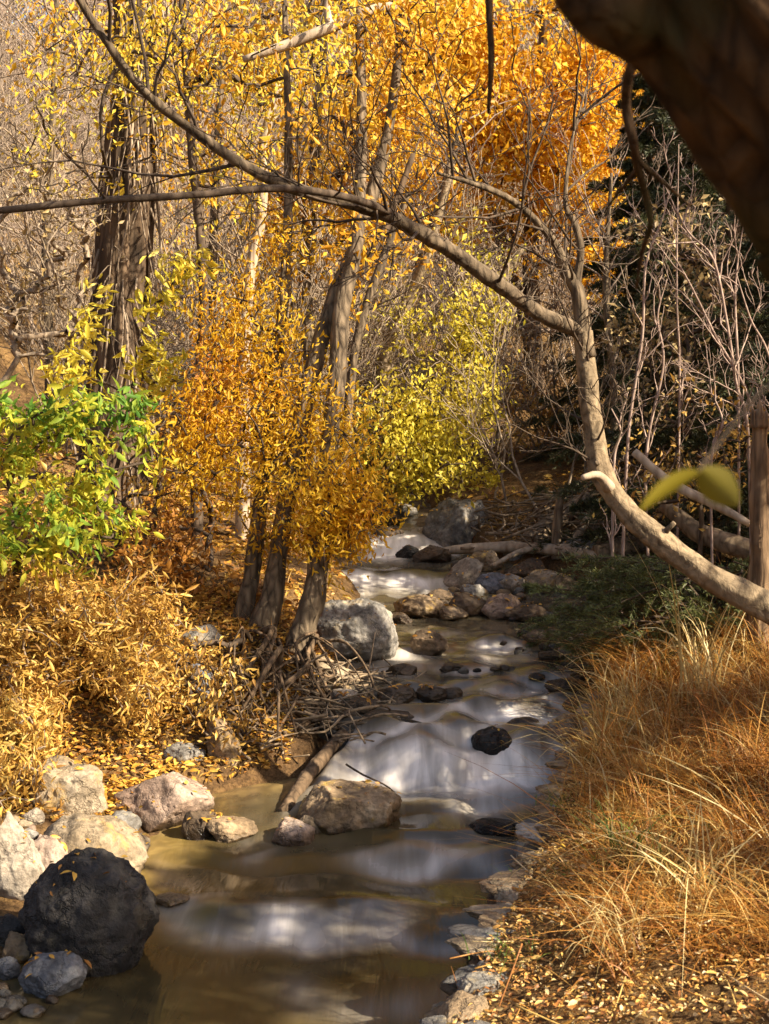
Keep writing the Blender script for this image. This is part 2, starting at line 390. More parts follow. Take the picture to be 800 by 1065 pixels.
def tube(pts, rad, sides=12, step=.06, rough=.06, seed=0, furrow=0.0, caps=True):
    """a rough round log / trunk along a spline"""
    c, r = spline(pts, rad, step)
    n = len(c)
    T = np.gradient(c, axis=0); T /= np.linalg.norm(T, axis=1)[:, None] + 1e-9
    U = np.zeros_like(T); u = np.cross(T[0], [.31, .52, .79]); u /= np.linalg.norm(u)
    for i in range(n):
        u = u - T[i] * u.dot(T[i]); u /= np.linalg.norm(u); U[i] = u
    W = np.cross(T, U)
    th = np.linspace(0, 2 * np.pi, sides, endpoint=False)
    ring = np.cos(th)[None, :, None] * U[:, None] + np.sin(th)[None, :, None] * W[:, None]
    base = c[:, None] + ring * r[:, None, None]
    k = 1 + rough * fbm(base / max(r.max(), .01) * .9, seed, 3)
    if furrow:
        s = np.concatenate([[0], np.cumsum(np.linalg.norm(np.diff(c, axis=0), axis=1))])
        q = np.stack([np.cos(th)[None] * 3.2 + 0 * s[:, None], np.sin(th)[None] * 3.2 + 0 * s[:, None], s[:, None] / r.max() * .28 + 0 * th[None]], -1)
        k = k + furrow * fbm(q * 1.8, seed + 5, 3)
    V = c[:, None] + ring * (r[:, None] * k)[..., None]
    V = V.reshape(-1, 3)
    i, j = np.meshgrid(np.arange(n - 1), np.arange(sides), indexing='ij')
    j2 = (j + 1) % sides
    f = np.stack([i * sides + j, i * sides + j2, (i + 1) * sides + j2, (i + 1) * sides + j], -1).reshape(-1, 4)
    tri = []
    if caps:
        V = np.vstack([V, c[:1], c[-1:]]); a, b = n * sides, n * sides + 1
        for q in range(sides):
            tri.append((a, (q + 1) % sides, q)); tri.append((b, (n - 1) * sides + q, (n - 1) * sides + (q + 1) % sides))
    return V, f, np.array(tri, int).reshape(-1, 3), c

def skel_tubes(mb, pos, par, rad, sides=4, draw=None):
    """each edge of a skeleton as a short prism whose ends share the node's orientation"""
    pos = np.asarray(pos); par = np.asarray(par); rad = np.asarray(rad)
    D = np.zeros_like(pos); ok = par >= 0
    D[ok] = pos[ok] - pos[par[ok]]
    D[~ok] = [0, 0, 1]
    D /= np.linalg.norm(D, axis=1)[:, None] + 1e-9
    ref = np.array([.83, .41, .37])
    U = np.cross(D, ref); U /= np.linalg.norm(U, axis=1)[:, None] + 1e-9
    W = np.cross(D, U)
    e = np.where(ok)[0]
    if draw is not None: e = e[draw[e]]
    if not len(e): return
    p = par[e]
    th = np.linspace(0, 2 * np.pi, sides, endpoint=False)
    cs, sn = np.cos(th)[None, :, None], np.sin(th)[None, :, None]
    same = (np.einsum('ij,ij->i', D[e], D[p]) > .5)[:, None]
    Up = np.where(same, U[p], U[e]); Wp = np.where(same, W[p], W[e])
    ra = np.minimum(rad[p], rad[e] * 1.25)
    A = pos[p][:, None] + (Up[:, None] * cs + Wp[:, None] * sn) * ra[:, None, None]
    B = pos[e][:, None] + (U[e][:, None] * cs + W[e][:, None] * sn) * rad[e][:, None, None]
    V = np.concatenate([A, B], 1).reshape(-1, 3)
    b = np.arange(len(e))[:, None] * 2 * sides
    j = np.arange(sides)[None]; j2 = (j + 1) % sides
    f = np.stack([b + j, b + j2, b + sides + j2, b + sides + j], -1).reshape(-1, 4)
    mb.add(V, f)

def unit(v): return v / (np.linalg.norm(v, axis=-1, keepdims=True) + 1e-9)

def leaves(mb, pos, dirn, length, ratio=.5, rng=None, detailed=False, fold=.25, bend=.25, flat=None):
    """one small folded blade per row of POS, pointing along DIRN"""
    n = len(pos)
    if n == 0: return
    d = unit(dirn); ln = length * rng.uniform(.65, 1.25, n)
    nr = rng.normal(size=(n, 3))
    if flat is not None: nr = nr * flat + np.array([0, 0, 1.0])
    s = unit(np.cross(d, nr)); up = np.cross(s, d)
    w = (ln * ratio * rng.uniform(.75, 1.15, n) * .5)[:, None]; ln = ln[:, None]
    bd = (rng.uniform(.2, 1, n) * bend)[:, None]
    if not detailed:
        a = pos; m = pos + d * ln * .45
        l = m - s * w + up * w * fold * 2; r = m + s * w + up * w * fold * 2
        t = pos + d * ln - up * ln * bd
        V = np.stack([a, r, t, l], 1).reshape(-1, 3)
        b = np.arange(n)[:, None] * 4
        mb.add(V, (b + np.array([[0, 1, 2]])), (b + np.array([[0, 2, 3]])))
    else:
        mid = lambda t: pos + d * ln * t - up * ln * bd * t * t
        f = up * w * fold * 2
        a, m1, m2, t = mid(0), mid(.32), mid(.66), mid(1.0)
        V = np.stack([a, m1 - s * w * .85 + f, m2 - s * w * .8 + f, t, m2 + s * w * .8 + f, m1 + s * w * .85 + f, m1, m2], 1).reshape(-1, 3)
        b = np.arange(n)[:, None] * 8
        tri = np.array([[0, 6, 1], [0, 5, 6], [2, 7, 3], [7, 4, 3]]); qd = np.array([[1, 6, 7, 2], [6, 5, 4, 7]])
        mb.add(V, (b[:, None] + tri[None]).reshape(-1, 3), (b[:, None] + qd[None]).reshape(-1, 4))

# ------------------------------------------------------------------ growing trees
def grow(trunks, targets, rng, seg=.16, tip=.0035, pw=2.15, jit=.22, up=.0, maxr=.06):
    """trunks: list of node chains (n,3). Every target is reached from the nearest wood grown so far."""
    pos, par, tr = [], [], []
    for c in trunks:
        for i, p in enumerate(c):
            par.append(len(pos) - 1 if i else -1); pos.append(p); tr.append(True)
    base = np.array(pos)
    T = np.asarray(targets)
    d0 = np.array([np.min(np.sum((base - t) ** 2, 1)) for t in T])
    cap = len(pos) + len(T) * 40
    A = np.zeros((cap, 3)); A[:len(pos)] = base; n = len(pos)
    par = np.concatenate([par, np.zeros(cap - n, int)]).astype(int)
    tips = []
    for k in np.argsort(d0):
        t = T[k]
        v = A[:n] - t; dd = np.sqrt((v ** 2).sum(1)) + up * np.maximum(v[:, 2], 0)
        j = int(np.argmin(dd)); s = A[j]; dist = np.linalg.norm(t - s)
        m = int(min(36, max(2, math.ceil(dist / seg))))
        g = s - A[par[j]] if par[j] >= 0 else np.array([0, 0, .1])
        g = g / (np.linalg.norm(g) + 1e-9)
        ctl = s + .45 * dist * (.35 * g + .65 * (t - s) / (dist + 1e-9)) + rng.normal(size=3) * jit * dist * .35 + np.array([0, 0, .1 * dist])
        u = np.linspace(0, 1, m + 1)[1:, None]
        q = (1 - u) ** 2 * s + 2 * u * (1 - u) * ctl + u * u * t
        if m > 2: q[:-1] += rng.normal(size=(m - 1, 3)) * seg * .10
        A[n:n + m] = q; par[n] = j; par[n + 1:n + m] = np.arange(n, n + m - 1); n += m
        tips.append(n - 1)
    A, par = A[:n], par[:n]
    acc = np.zeros(n); acc[tips] += tip ** pw
    for i in range(n - 1, len(base) - 1, -1):
        if acc[i] == 0: acc[i] = tip ** pw
        acc[par[i]] += acc[i]
    rad = np.minimum(acc ** (1 / pw), maxr)
    istr = np.zeros(n, bool); istr[:len(base)] = True
    return A, par, rad, istr, np.array(tips)

def clump_points(clumps, rng, hole=.0, hs=1.5, seed=3, pw=.62):
    """clumps: (px, py, d, rx_px, ry_px, depth_m, n) -> points through ellipsoids standing at distance d"""
    out = []
    for (px, py, d, rx, ry, rd, n) in clumps:
        q = rng.normal(size=(int(n * 2.6) + 4, 3)); q = unit(q) * (rng.uniform(0, 1, len(q)) ** pw * np.where(rng.uniform(size=len(q)) < .16, 1.4, 1.0))[:, None]
        c = P(px, py, d)
        if c[2] < gz(c[0], c[1]) + .05: c = P(px, py, hit(px, py + ry * .4)[1] - .12)
        w = c + q * np.array([rx * d / F, rd, ry * d / F])
        sz = (rx + ry) * .5 * d / F
        wv = np.stack([fbm(w / sz * 1.3, seed + 50 + a_, 2) for a_ in range(3)], -1)
        w = w + wv * sz * np.array([.5, .3, .5])
        k = fbm(w * hs, seed, 2) > -0.95 + hole * 1.5
        w = w[k][:n]
        out.append(w)
    return np.vstack(out)

def spray(mb, A, par, tips, rng, per, ln, ratio=.5, slen=.3, spread=.10, droop=.35, detailed=False, keep=None, bend=.25):
    """leaves along the last stretch of each twig"""
    t = np.repeat(tips, per)
    u = rng.uniform(0, 1, len(t))
    d = unit(A[t] - A[par[t]])
    p = A[t] - d * (u * slen)[:, None] + rng.normal(size=(len(t), 3)) * spread * .5
    d2 = unit(d * .8 + rng.normal(size=(len(t), 3)) * .75 + np.array([0, 0, -droop]))
    if keep is not None:
        k = keep(p); p, d2 = p[k], d2[k]
    leaves(mb, p, d2, ln * np.exp(np.clip(rng.normal(size=len(p)) * .25, -.6, .4)), ratio, rng, detailed, bend=bend)

def bare_nodes(rng, stems, height, r0, lv=3, kids=(6, 5, 4), up=.25, spreadang=.75, wob=.16, lens=(1, .5, .5, .5), rfall=.55, rmin=.0025):
    """stems: list of (pos, dir). Open twiggy growth -> nodes"""
    pos, par, rad = [], [], []
    st = [(np.array(p, float), unit(np.array(d, float)), height * rng.uniform(.75, 1.15), r0, 0, -1) for p, d in stems]
    while st:
        p, d, ln, r, l, pa = st.pop()
        m = max(3, 7 - l)
        if pa < 0:
            pos.append(p); par.append(-1); rad.append(r); pa = len(pos) - 1
        ids, dirs = [pa], [d]
        for i in range(m):
            d = unit(d + rng.normal(size=3) * wob + np.array([0, 0, up * .12]))
            p = p + d * ln / m
            pos.append(p.copy()); par.append(ids[-1]); rad.append(max(rmin, r * (1 - .75 * (i + 1) / m)))
            ids.append(len(pos) - 1); dirs.append(d)
        if l < lv:
            for _ in range(kids[min(l, len(kids) - 1)]):
                i = int(rng.integers(1 if l else 2, m + 1))
                a = unit(np.cross(dirs[i], rng.normal(size=3)))
                ang = spreadang * rng.uniform(.6, 1.25)
                nd = dirs[i] * math.cos(ang) + a * math.sin(ang)
                st.append((pos[ids[i]].copy(), nd, ln * lens[l + 1] * rng.uniform(.6, 1.2), max(rmin, rad[ids[i]] * rfall), l + 1, ids[i]))
    return np.array(pos), np.array(par), np.array(rad)

# ------------------------------------------------------------------ ground and stream
def axis(lo, hi, fine_lo, fine_hi, fstep, grow_=1.09):
    a = list(np.arange(fine_lo, fine_hi + 1e-6, fstep))
    s = fstep
    while a[-1] < hi: s *= grow_; a.append(a[-1] + s)
    s = fstep
    while a[0] > lo: s *= grow_; a.insert(0, a[0] - s)
    return np.array(a)

gx, gy = axis(-90, 90, -3.5, 4.5, .035, 1.07), axis(-12, 140, 3.5, 16, .035, 1.05)
X, Y = np.meshgrid(gx, gy); Z = ground(X, Y)
nr, nc = X.shape
i, j = np.meshgrid(np.arange(nr - 1), np.arange(nc - 1), indexing='ij')
gf = np.stack([i * nc + j, i * nc + j + 1, (i + 1) * nc + j + 1, (i + 1) * nc + j], -1).reshape(-1, 4)
tag(build('ground', np.stack([X, Y, Z], -1), gf, M['ground']), kind='structure')

# water: pools, lips and pillows over sunken stones; px, py of each, radius, height
HUMPS = [(440, 786, .17, .09), (475, 758, .16, .07), (548, 772, .15, .08), (395, 764, .14, .07), (350, 948, .22, .04), (250, 946, .2, .03),
         (500, 738, .15, .06), (440, 745, .13, .055), (560, 742, .16, .06), (420, 888, .17, .045), (545, 893, .16, .04), (565, 800, .13, .05), (405, 800, .12, .05),
         (560, 700, .16, .05), (385, 1010, .25, .012), (480, 694, .14, .04), (430, 722, .12, .045), (530, 716, .14, .045), (590, 728, .12, .05), (455, 968, .15, .025), (520, 664, .12, .03), (455, 655, .12, .03)]
def warp(x, y):
    yy = y + .09 * np.sin(2.6 * x + 1.2) + .20 * n2(x, y * .35, 1.5, 21, 2) + .05 * n2(x, y * .4, 5, 22, 2)
    k = sstep(5.0, 5.6, y)
    return y + (yy - y) * k
def log_side(x, y):   # 0 in the calm pocket left of the slanting log, 1 in the current
    return np.maximum(sstep(-.06, .08, x + .47 - .36 * (y - 6.95)), 1 - sstep(6.55, 6.8, y) * sstep(7.9, 7.7, y))
def surf(x, y):
    z = zw(warp(x, y))
    z = np.where(y < 7.8, z + (np.minimum(z, .125) - z) * (1 - log_side(x, y)), z)
    act = sstep(6.0, 6.8, y)
    z = z + act * (.014 * n2(x * 1.3, y * .8, 3.0, 31, 2) + .010 * n2(x * 1.2, y * .55, 7.0, 32, 2)) + .006 * n2(x, y * .8, 2.2, 33, 2)
    for px, py, r, h in HUMPS:
        c = HC[(px, py)]
        q = ((x - c[0]) / r) ** 2 + ((y - c[1]) / (r * 1.3)) ** 2
        q2 = ((x - c[0]) / (r * 1.1)) ** 2 + ((y - c[1] + r * 1.7) / (r * .9)) ** 2
        z = z + h * np.exp(-q) - h * .55 * np.exp(-q2)
    return z
_yf = np.arange(4, 24, .01); _sl = np.maximum(np.gradient(zw(_yf), .01) - .09, 0)
_ff = np.zeros_like(_yf); acc_ = 0.0
for i_ in range(len(_yf) - 1, -1, -1):     # whiteness made at each drop and carried downstream, towards the camera
    acc_ = acc_ * math.exp(-.01 / .15) + _sl[i_] * .01 * 15.0; _ff[i_] = acc_
def step_foam(x, y):
    yy = warp(x, y)
    f = np.interp(yy + .03, _yf, _ff)
    tong = np.clip(.42 + 1.5 * n2(x, yy * .35, 2.4, 51, 2), .03, 1.5)
    st = np.clip(.72 + .8 * n2(x + .06 * np.sin(y * 5), yy * .16, 9.0, 52, 3), .25, 1.4)
    return f * tong * st
HC = {(a, b): hit(a, b) for a, b, _, _ in HUMPS}
wy = np.concatenate([np.arange(-4, 4, .12), np.arange(4, 14.5, .025), np.arange(14.5, 24, .12)])
wu = np.linspace(0, 1, 150)
WL, WR = xl(wy) - .16, xr(wy) + .18
WX = WL[:, None] + (WR - WL)[:, None] * wu[None]; WY = np.repeat(wy[:, None], 150, 1)
WZ = surf(WX, WY)
# white water: px, py, half-width px, half-height px, strength
FOAM = [(500, 806, 100, 18, .8), (545, 800, 60, 14, .5), (440, 806, 70, 12, .6), (365, 806, 45, 9, .55), (560, 775, 40, 14, .35), (480, 775, 110, 20, .22), (430, 765, 40, 14, .22),
        (500, 735, 100, 14, .22), (560, 715, 70, 10, .12), (470, 712, 60, 9, .2), (408, 684, 42, 7, .8), (398, 700, 36, 5, .35), (500, 680, 60, 5, .35),
        (560, 672, 45, 5, .1), (420, 600, 60, 8, 1.1), (395, 605, 40, 6, .9), (415, 567, 34, 12, 1.2), (400, 578, 30, 6, .8), (430, 553, 20, 6, .7),
        (215, 948, 50, 7, .6), (290, 955, 70, 4, .35), (370, 956, 45, 9, .6), (415, 886, 46, 9, .8), (500, 890, 55, 7, .6),
        (550, 885, 26, 6, .18), (270, 888, 24, 5, .25), (480, 655, 50, 4, .08), (470, 830, 90, 8, .15)]
foam = np.zeros_like(WX)
strk = np.clip(.75 + .5 * n2(WX * 1.6, WY * .4, 4.0, 41, 3), .2, 1.3)
for px, py, hx, hy, s in FOAM:
    c = hit(px, py); d = c[1]; sx = hx * d / F
    sy = abs(hit(px, py - hy)[1] - hit(px, py + hy)[1]) / 2
    wq = c[1] + .07 * np.sin(WX * 5 + py) + .12 * n2(WX, WY, 2.2, int(px), 2)
    dy = (WY - wq) / max(sy, .05); dy = np.where(dy > 0, dy * 2.0, dy * .62)
    foam += s * np.exp(-((WX - c[0]) / sx) ** 2 - dy ** 2)
up_ = np.interp(WY, [4, 5.7, 6.5, 7, 7.4, 9.5, 10.5, 11.8, 14, 16], [.0, .06, .3, .8, 1.25, 1.1, .9, 1.0, 1.0, .6])
foam = np.clip(foam * .6 * strk + step_foam(WX, WY) * up_, 0, .95)
for px, py, r, h in HUMPS:     # dark smooth backs, white skirts below
    c = HC[(px, py)]; qx = (WX - c[0]) / r
    foam *= 1 - .85 * np.exp(-qx ** 2 - ((WY - c[1] - .3 * r) / (r * .9)) ** 2)
    rr_ = np.sqrt(qx ** 2 + ((WY - c[1]) / (r * 1.1)) ** 2)
    foam += min(1, h * 11) * np.exp(-((rr_ - 1.25) / .38) ** 2) * sstep(.3, -.9, (WY - c[1]) / r) * strk
foam = np.clip(foam, 0, .95) * log_side(WX, WY)
foam = foam + .03 * sstep(6.3, 7.5, WY)
sh = sstep(.55, .0, (WX - xl(WY)[...]) / 1.0) * sstep(7.6, 7.2, WY) * sstep(4.9, 5.9, WY)
sh = np.clip(sh * 1.1 + .35 * sstep(.15, 0, np.abs(WY - 9.3)) * sstep(.9, .2, WX), 0, 1)
nr, nc = WX.shape
i, j = np.meshgrid(np.arange(nr - 1), np.arange(nc - 1), indexing='ij')
wf = np.stack([i * nc + j, i * nc + j + 1, (i + 1) * nc + j + 1, (i + 1) * nc + j], -1).reshape(-1, 4)
tag(build('stream_water', np.stack([WX, WY, WZ], -1), wf, M['water'], attrs={'foam': foam.ravel(), 'shallow': sh.ravel()}), kind='structure')

# ------------------------------------------------------------------ rocks
import bmesh
def _ico(s):
    bm = bmesh.new(); bmesh.ops.create_icosphere(bm, subdivisions=s, radius=1)
    v = np.array([p.co[:] for p in bm.verts]); f = np.array([[q.index for q in p.verts] for p in bm.faces]); bm.free()
    return v, f
ICO = {s: _ico(s) for s in (3, 4, 5, 6)}

def rock_shape(seed, cuts=15, lo=.62, hi=.98, sub=5, rough=.05, flat=False):
    rng = np.random.default_rng(seed)
    V, Fc = ICO[sub]; V = V.copy()
    nrm = unit(rng.normal(size=(cuts, 3)))
    if flat: nrm[0] = unit(np.array([.1, -.12, 1.0])); nrm[1] = unit(np.array([0, -1, .12]))
    for q, nn in enumerate(nrm):
        dd = rng.uniform(lo, hi)
        if flat and q == 0: dd = .55
        s = V @ nn - dd
        k = s > 0
        V[k] -= nn * (s[k] * .93)[:, None]
    V = V / np.abs(V).max(0)
    V += unit(V) * (.06 * fbm(V * 1.7, seed, 3) + rough * fbm(V * 5, seed + 3, 4, .55) + rough * .35 * fbm(V * 16, seed + 9, 2))[:, None]
    return V, Fc

def boulder(px, top_y, bot_y, w, mat, label, seed, depth=.85, rot=None, wet=None, tilt=0, cuts=15, flat=False, name='boulder', group=None, sub=5, sink=.35, at=None, lo=.62):
    c0 = hit(px, bot_y) if at is None else np.array(at, float)
    wm = w * c0[1] / F; dm = wm * depth
    cy = c0[1] + dm * .32
    zt = (CAM + ray(px, top_y) * ((cy) / ray(px, top_y)[1]))[2]
    h = max(zt - c0[2], .03)
    V, Fc = rock_shape(seed, cuts, lo=lo, flat=flat, sub=sub)
    a = rot if rot is not None else random.Random(seed).uniform(-.4, .4)
    ca, sa = math.cos(a), math.sin(a)
    x, y = V[:, 0] * ca - V[:, 1] * sa, V[:, 0] * sa + V[:, 1] * ca
    V = np.stack([x / np.abs(x).max(), y / np.abs(y).max(), V[:, 2] / V[:, 2].max()], -1)
    hz = h * (1 + sink) / (2 - 0) * 1.0
    V[:, 2] += tilt * V[:, 0]
    cz = c0[2] + h - h * (1 + sink) / 2
    W = V * np.array([wm / 2, dm / 2, h * (1 + sink) / 2]) + np.array([c0[0], cy, cz])
    if wet is None:
        inside = xl(cy) - .12 < c0[0] < xr(cy) + .1
        wt = (1 - sstep(.0, .07, W[:, 2] - zw(cy) + .03 * fbm(W * 9, 4, 2))) * (1.0 if inside else 0)
    else: wt = np.full(len(W), float(wet))
    o = build(name, W, Fc, M[mat], attrs={'wet': wt}, origin=(c0[0], cy, c0[2]))
    return tag(o, label, 'rock', group)

B = boulder
B(85, 885, 1012, 152, 'rock_dark', 'large charcoal boulder with a few leaves on its face at lower left', 11, wet=.15, rot=.2, cuts=12, lo=.82, sub=6)
B(53, 990, 1037, 78, 'rock_blue', 'small dark blue-grey rock in front of the charcoal boulder', 12, wet=.45, cuts=14)
B(98, 848, 924, 128, 'rock_cream', 'long tan boulder sloping to the water behind the charcoal boulder', 13, tilt=-.35, depth=1.0, rot=.1)
B(12, 846, 935, 62, 'rock_pale', 'bright whitish boulder at the left edge above the charcoal boulder', 14, tilt=-.2)
B(45, 868, 925, 52, 'rock_pink', 'rough pinkish rock wedged between the whitish and the long tan boulder', 15)
B(68, 790, 852, 90, 'rock_cream', 'cream boulder standing at the foot of the tan leafy shrub', 16, flat=True, depth=.9)
B(166, 803, 863, 112, 'rock_pink', 'streaky pinkish tan boulder at the edge of the golden shallows', 17, cuts=16, depth=.8, tilt=-.1)
B(208, 842, 874, 42, 'rock_brown', 'small brown rock leaning on the streaky pinkish boulder', 18)
B(237, 849, 877, 62, 'rock_tan', 'low tan rock lying in the shallows right of the pinkish boulder', 19)
B(122, 843, 870, 46, 'rock_grey', 'small pale grey rock left of the streaky pinkish boulder', 20, wet=0)
B(112, 858, 880, 32, 'rock_pink', 'little pink rock below the small pale grey rock', 21, wet=0)
B(33, 840, 858, 26, 'rock_pale', 'little white stone on leaves below the cream boulder', 22)
B(95, 826, 845, 26, 'rock_blue', 'little bluish stone at the right foot of the cream boulder', 23, wet=0)
B(362, 818, 869, 116, 'rock_tan', 'broad flat-topped tan rock in the middle of the stream', 24, flat=True, depth=.75, sub=6, cuts=17)
B(306, 850, 880, 50, 'rock_pink', 'small pinkish stone left of the broad flat-topped rock', 25)
B(322, 848, 872, 28, 'rock_cream', 'little cream stone touching the broad flat-topped rock', 26)
B(513, 755, 792, 52, 'rock_dark', 'dark wet round rock standing in the white cascade', 27, wet=.9, cuts=9, lo=.8)
B(515, 851, 872, 58, 'rock_dark', 'dark wet low rock below the white cascade', 28, wet=.9)
B(366, 622, 690, 100, 'rock_grey', 'big smooth grey boulder beside the three-trunk tree', 29, cuts=14, lo=.68, rot=.3, sub=6)
B(446, 655, 683, 42, 'rock_brown', 'brown rock alone in the stream right of the big grey boulder', 30)
B(437, 617, 642, 58, 'rock_tan', 'tan-topped brown rock at the head of the middle pool', 31)
B(484, 580, 614, 50, 'rock_pale', 'pale angular slab leaning upstream in the rock bar', 32, tilt=.25, cuts=13, wet=0)
B(512, 595, 618, 40, 'rock_blue', 'blue-grey rounded rock right of the pale angular slab', 33, cuts=8, lo=.8, wet=0)
B(491, 607, 622, 28, 'rock_grey', 'little grey stone below the pale angular slab', 34)
B(550, 580, 604, 50, 'rock_brown', 'brown square-backed rock under the drift log', 35, wet=0)
B(566, 592, 615, 44, 'rock_cream', 'cream-topped rock in front of the brown square-backed rock', 36, wet=0)
B(478, 518, 572, 78, 'rock_grey', 'huge dark grey boulder at the top of the falls', 37, cuts=12, wet=.3, sub=6)
B(452, 566, 586, 46, 'rock_brown', 'brown rock between the upper falls and the drift log', 38)
B(424, 567, 581, 28, 'rock_dark', 'dark stone splitting the upper falls', 39, wet=.6)
B(486, 616, 640, 44, 'rock_brown', 'dark brown rock at the left of the rock bar front', 40, wet=.4)
B(524, 617, 642, 50, 'rock_pink', 'pink-brown rock at the right of the rock bar front', 41, wet=.3)
B(455, 612, 630, 34, 'rock_brown', 'small brown rock between the tan-topped rock and the rock bar', 42)
B(548, 628, 646, 46, 'rock_brown', 'low brown rock by the dark evergreen branches', 43)
B(600, 742, 765, 56, 'rock_tan', 'tan low rock under the right bank beside the cascade', 44, wet=.3)
B(601, 724, 742, 40, 'rock_brown', 'brown rock upstream of the tan low rock under the right bank', 45, wet=.5)
B(412, 712, 732, 46, 'rock_brown', 'dark cobble at the left of the mid-stream cobble bar', 46, wet=.8)
B(447, 712, 730, 40, 'rock_brown', 'dark cobble in the middle of the mid-stream cobble bar', 47, wet=.8)
B(472, 714, 728, 26, 'rock_brown', 'smaller dark cobble at the right end of the cobble bar', 48, wet=.8)
B(420, 745, 762, 56, 'rock_dark', 'flat dark ledge at the lip of the cascade below the cobble bar', 49, wet=.9)
B(345, 684, 712, 62, 'rock_cream', 'pale tilted slab below the big smooth grey boulder', 50, tilt=-.5, wet=0, depth=.8)
B(356, 716, 736, 48, 'rock_pale', 'flat whitish slab among the exposed roots', 51, wet=0)
B(232, 748, 792, 44, 'rock_tan', 'tall brown stone leaning on the left bank below the roots', 52, wet=0, tilt=-.4)
B(190, 772, 795, 48, 'rock_grey', 'dark grey stone half buried in leaves under the tan shrub', 53, wet=.3)
B(210, 648, 676, 50, 'rock_grey', 'grey-brown stone on the leafy slope left of the three trunks', 54, wet=.3)
B(205, 690, 725, 52, 'rock_blue', 'blue-grey slab on the left bank beside the roots', 55, wet=0, tilt=-.3)
B(8, 950, 985, 42, 'rock_dark', 'black rock at the left edge beside the charcoal boulder', 56, wet=.3)
B(20, 968, 1004, 46, 'rock_tan', 'mossy tan stone between the black edge rock and the charcoal boulder', 57, wet=.5)
B(5, 995, 1020, 30, 'rock_blue', 'small grey stone at the left edge near the blue-grey rock', 58, wet=.6)
B(178, 929, 943, 40, 'rock_tan', 'sunken golden stone just breaking the shallows', 59, wet=.8)
B(290, 934, 950, 70, 'rock_brown', 'sunken brown stone under the lower ripple', 60, wet=.9, sink=.8)
B(560, 655, 668, 34, 'rock_brown', 'small flat brown stone in the riffle above the right bank', 61, wet=.6)
B(575, 676, 688, 30, 'rock_brown', 'small brown stone beneath the evergreen branches', 62, wet=.6)
B(415, 637, 648, 30, 'rock_brown', 'small wet stone in front of the tan-topped brown rock', 63, wet=.8)
B(604, 560, 580, 46, 'rock_grey', 'grey rounded rock under the driftwood pile', 64, wet=0)
B(640, 575, 598, 60, 'rock_brown', 'long brown rock right of the driftwood pile', 65, wet=0)
B(668, 582, 602, 44, 'rock_grey', 'grey rock behind the evergreen branches', 66, wet=0)
B(395, 528, 548, 44, 'rock_brown', 'brown rock at the left of the top falls', 67, wet=.4)
B(418, 522, 538, 34, 'rock_grey', 'grey rock above the top falls', 68, wet=.2)
B(590, 705, 720, 46, 'rock_brown', 'flat brown rock at the water edge below the evergreen branches', 70, wet=.6)
B(470, 742, 756, 50, 'rock_dark', 'smooth sunken stone under the satin water above the dark round rock', 71, wet=.9)
B(545, 746, 757, 40, 'rock_brown', 'sunken brown stone upstream of the dark round rock', 72, wet=.9)
B(405, 738, 752, 60, 'rock_brown', 'low brown ledge stone at the left side of the cascade', 73, wet=.7)
B(380, 724, 745, 50, 'rock_brown', 'rough brown stone below the flat whitish slab', 74, wet=.4)
B(470, 690, 700, 30, 'rock_brown', 'small brown stone above the cobble bar in midstream', 75, wet=.8)
B(585, 752, 774, 44, 'rock_grey', 'grey half-sunken rock right of the cascade under the grass', 76, wet=.6)
B(440, 778, 800, 60, 'rock_dark', 'broad drowned rock splitting the white cascade left of the dark round rock', 77, wet=.95)
B(530, 596, 618, 40, 'rock_pale', 'pale wedge-shaped rock between the blue-grey rock and the cream-topped rock', 80, wet=0)
B(585, 596, 614, 40, 'rock_tan', 'tan flat rock at the right end of the rock bar', 81, wet=0)
B(505, 572, 592, 40, 'rock_tan', 'tan rock behind the blue-grey rounded rock', 82, wet=0)
B(470, 630, 644, 36, 'rock_tan', 'small tan rock at the waterline before the dark brown rock', 83, wet=.3)
B(405, 548, 562, 34, 'rock_brown', 'brown stone at the left lip of the upper falls', 84, wet=.4)
B(620, 600, 616, 40, 'rock_pink', 'pinkish rock at the edge of the evergreen branches', 85, wet=0)
B(540, 562, 580, 36, 'rock_grey', 'grey rock behind the long drift log', 86, wet=0)
B(418, 690, 704, 34, 'rock_brown', 'wet brown stone beneath the big smooth grey boulder', 87, wet=.6)
# cobbles sprinkled along the riffles and the root bank: nothing tells them apart
rngc = np.random.default_rng(5)
def cobbles(n, box, mats, label, grp, wlo, whi, wet=None):
    protos = []
    for k in range(n):
        px, py = rngc.uniform(box[0], box[2]), rngc.uniform(box[1], box[3]); w = rngc.uniform(wlo, whi)
        B(px, py - w * rngc.uniform(.35, .6), py, w, mats[int(rngc.integers(len(mats)))], label, 300 + int(rngc.integers(9999)), sub=3, name='cobble', group=grp, wet=wet, cuts=9)
cobbles(26, (470, 642, 610, 712), ['rock_brown', 'rock_dark', 'rock_grey'], 'small dark cobble scattered in the riffle left of the evergreen branches', 'cobbles in the riffle', 8, 20, .7)
cobbles(16, (470, 590, 600, 640), ['rock_brown', 'rock_tan', 'rock_grey'], 'small cobble wedged between the rocks of the rock bar', 'cobbles of the rock bar', 10, 22)
cobbles(16, (310, 716, 400, 770), ['rock_brown', 'rock_dark', 'rock_tan'], 'small stone lodged in the undercut root bank', 'stones in the root bank', 9, 24, .4)
cobbles(14, (-10, 850, 130, 880), ['rock_pink', 'rock_cream', 'rock_grey'], 'small pebble-like stone among the pale boulders of the left shore', 'small stones of the left shore', 10, 20, 0)
cobbles(10, (-20, 1030, 60, 1064), ['rock_tan', 'rock_brown', 'rock_grey'], 'small stone under water at the lower left corner', 'sunken stones of the near corner', 14, 30, .8)

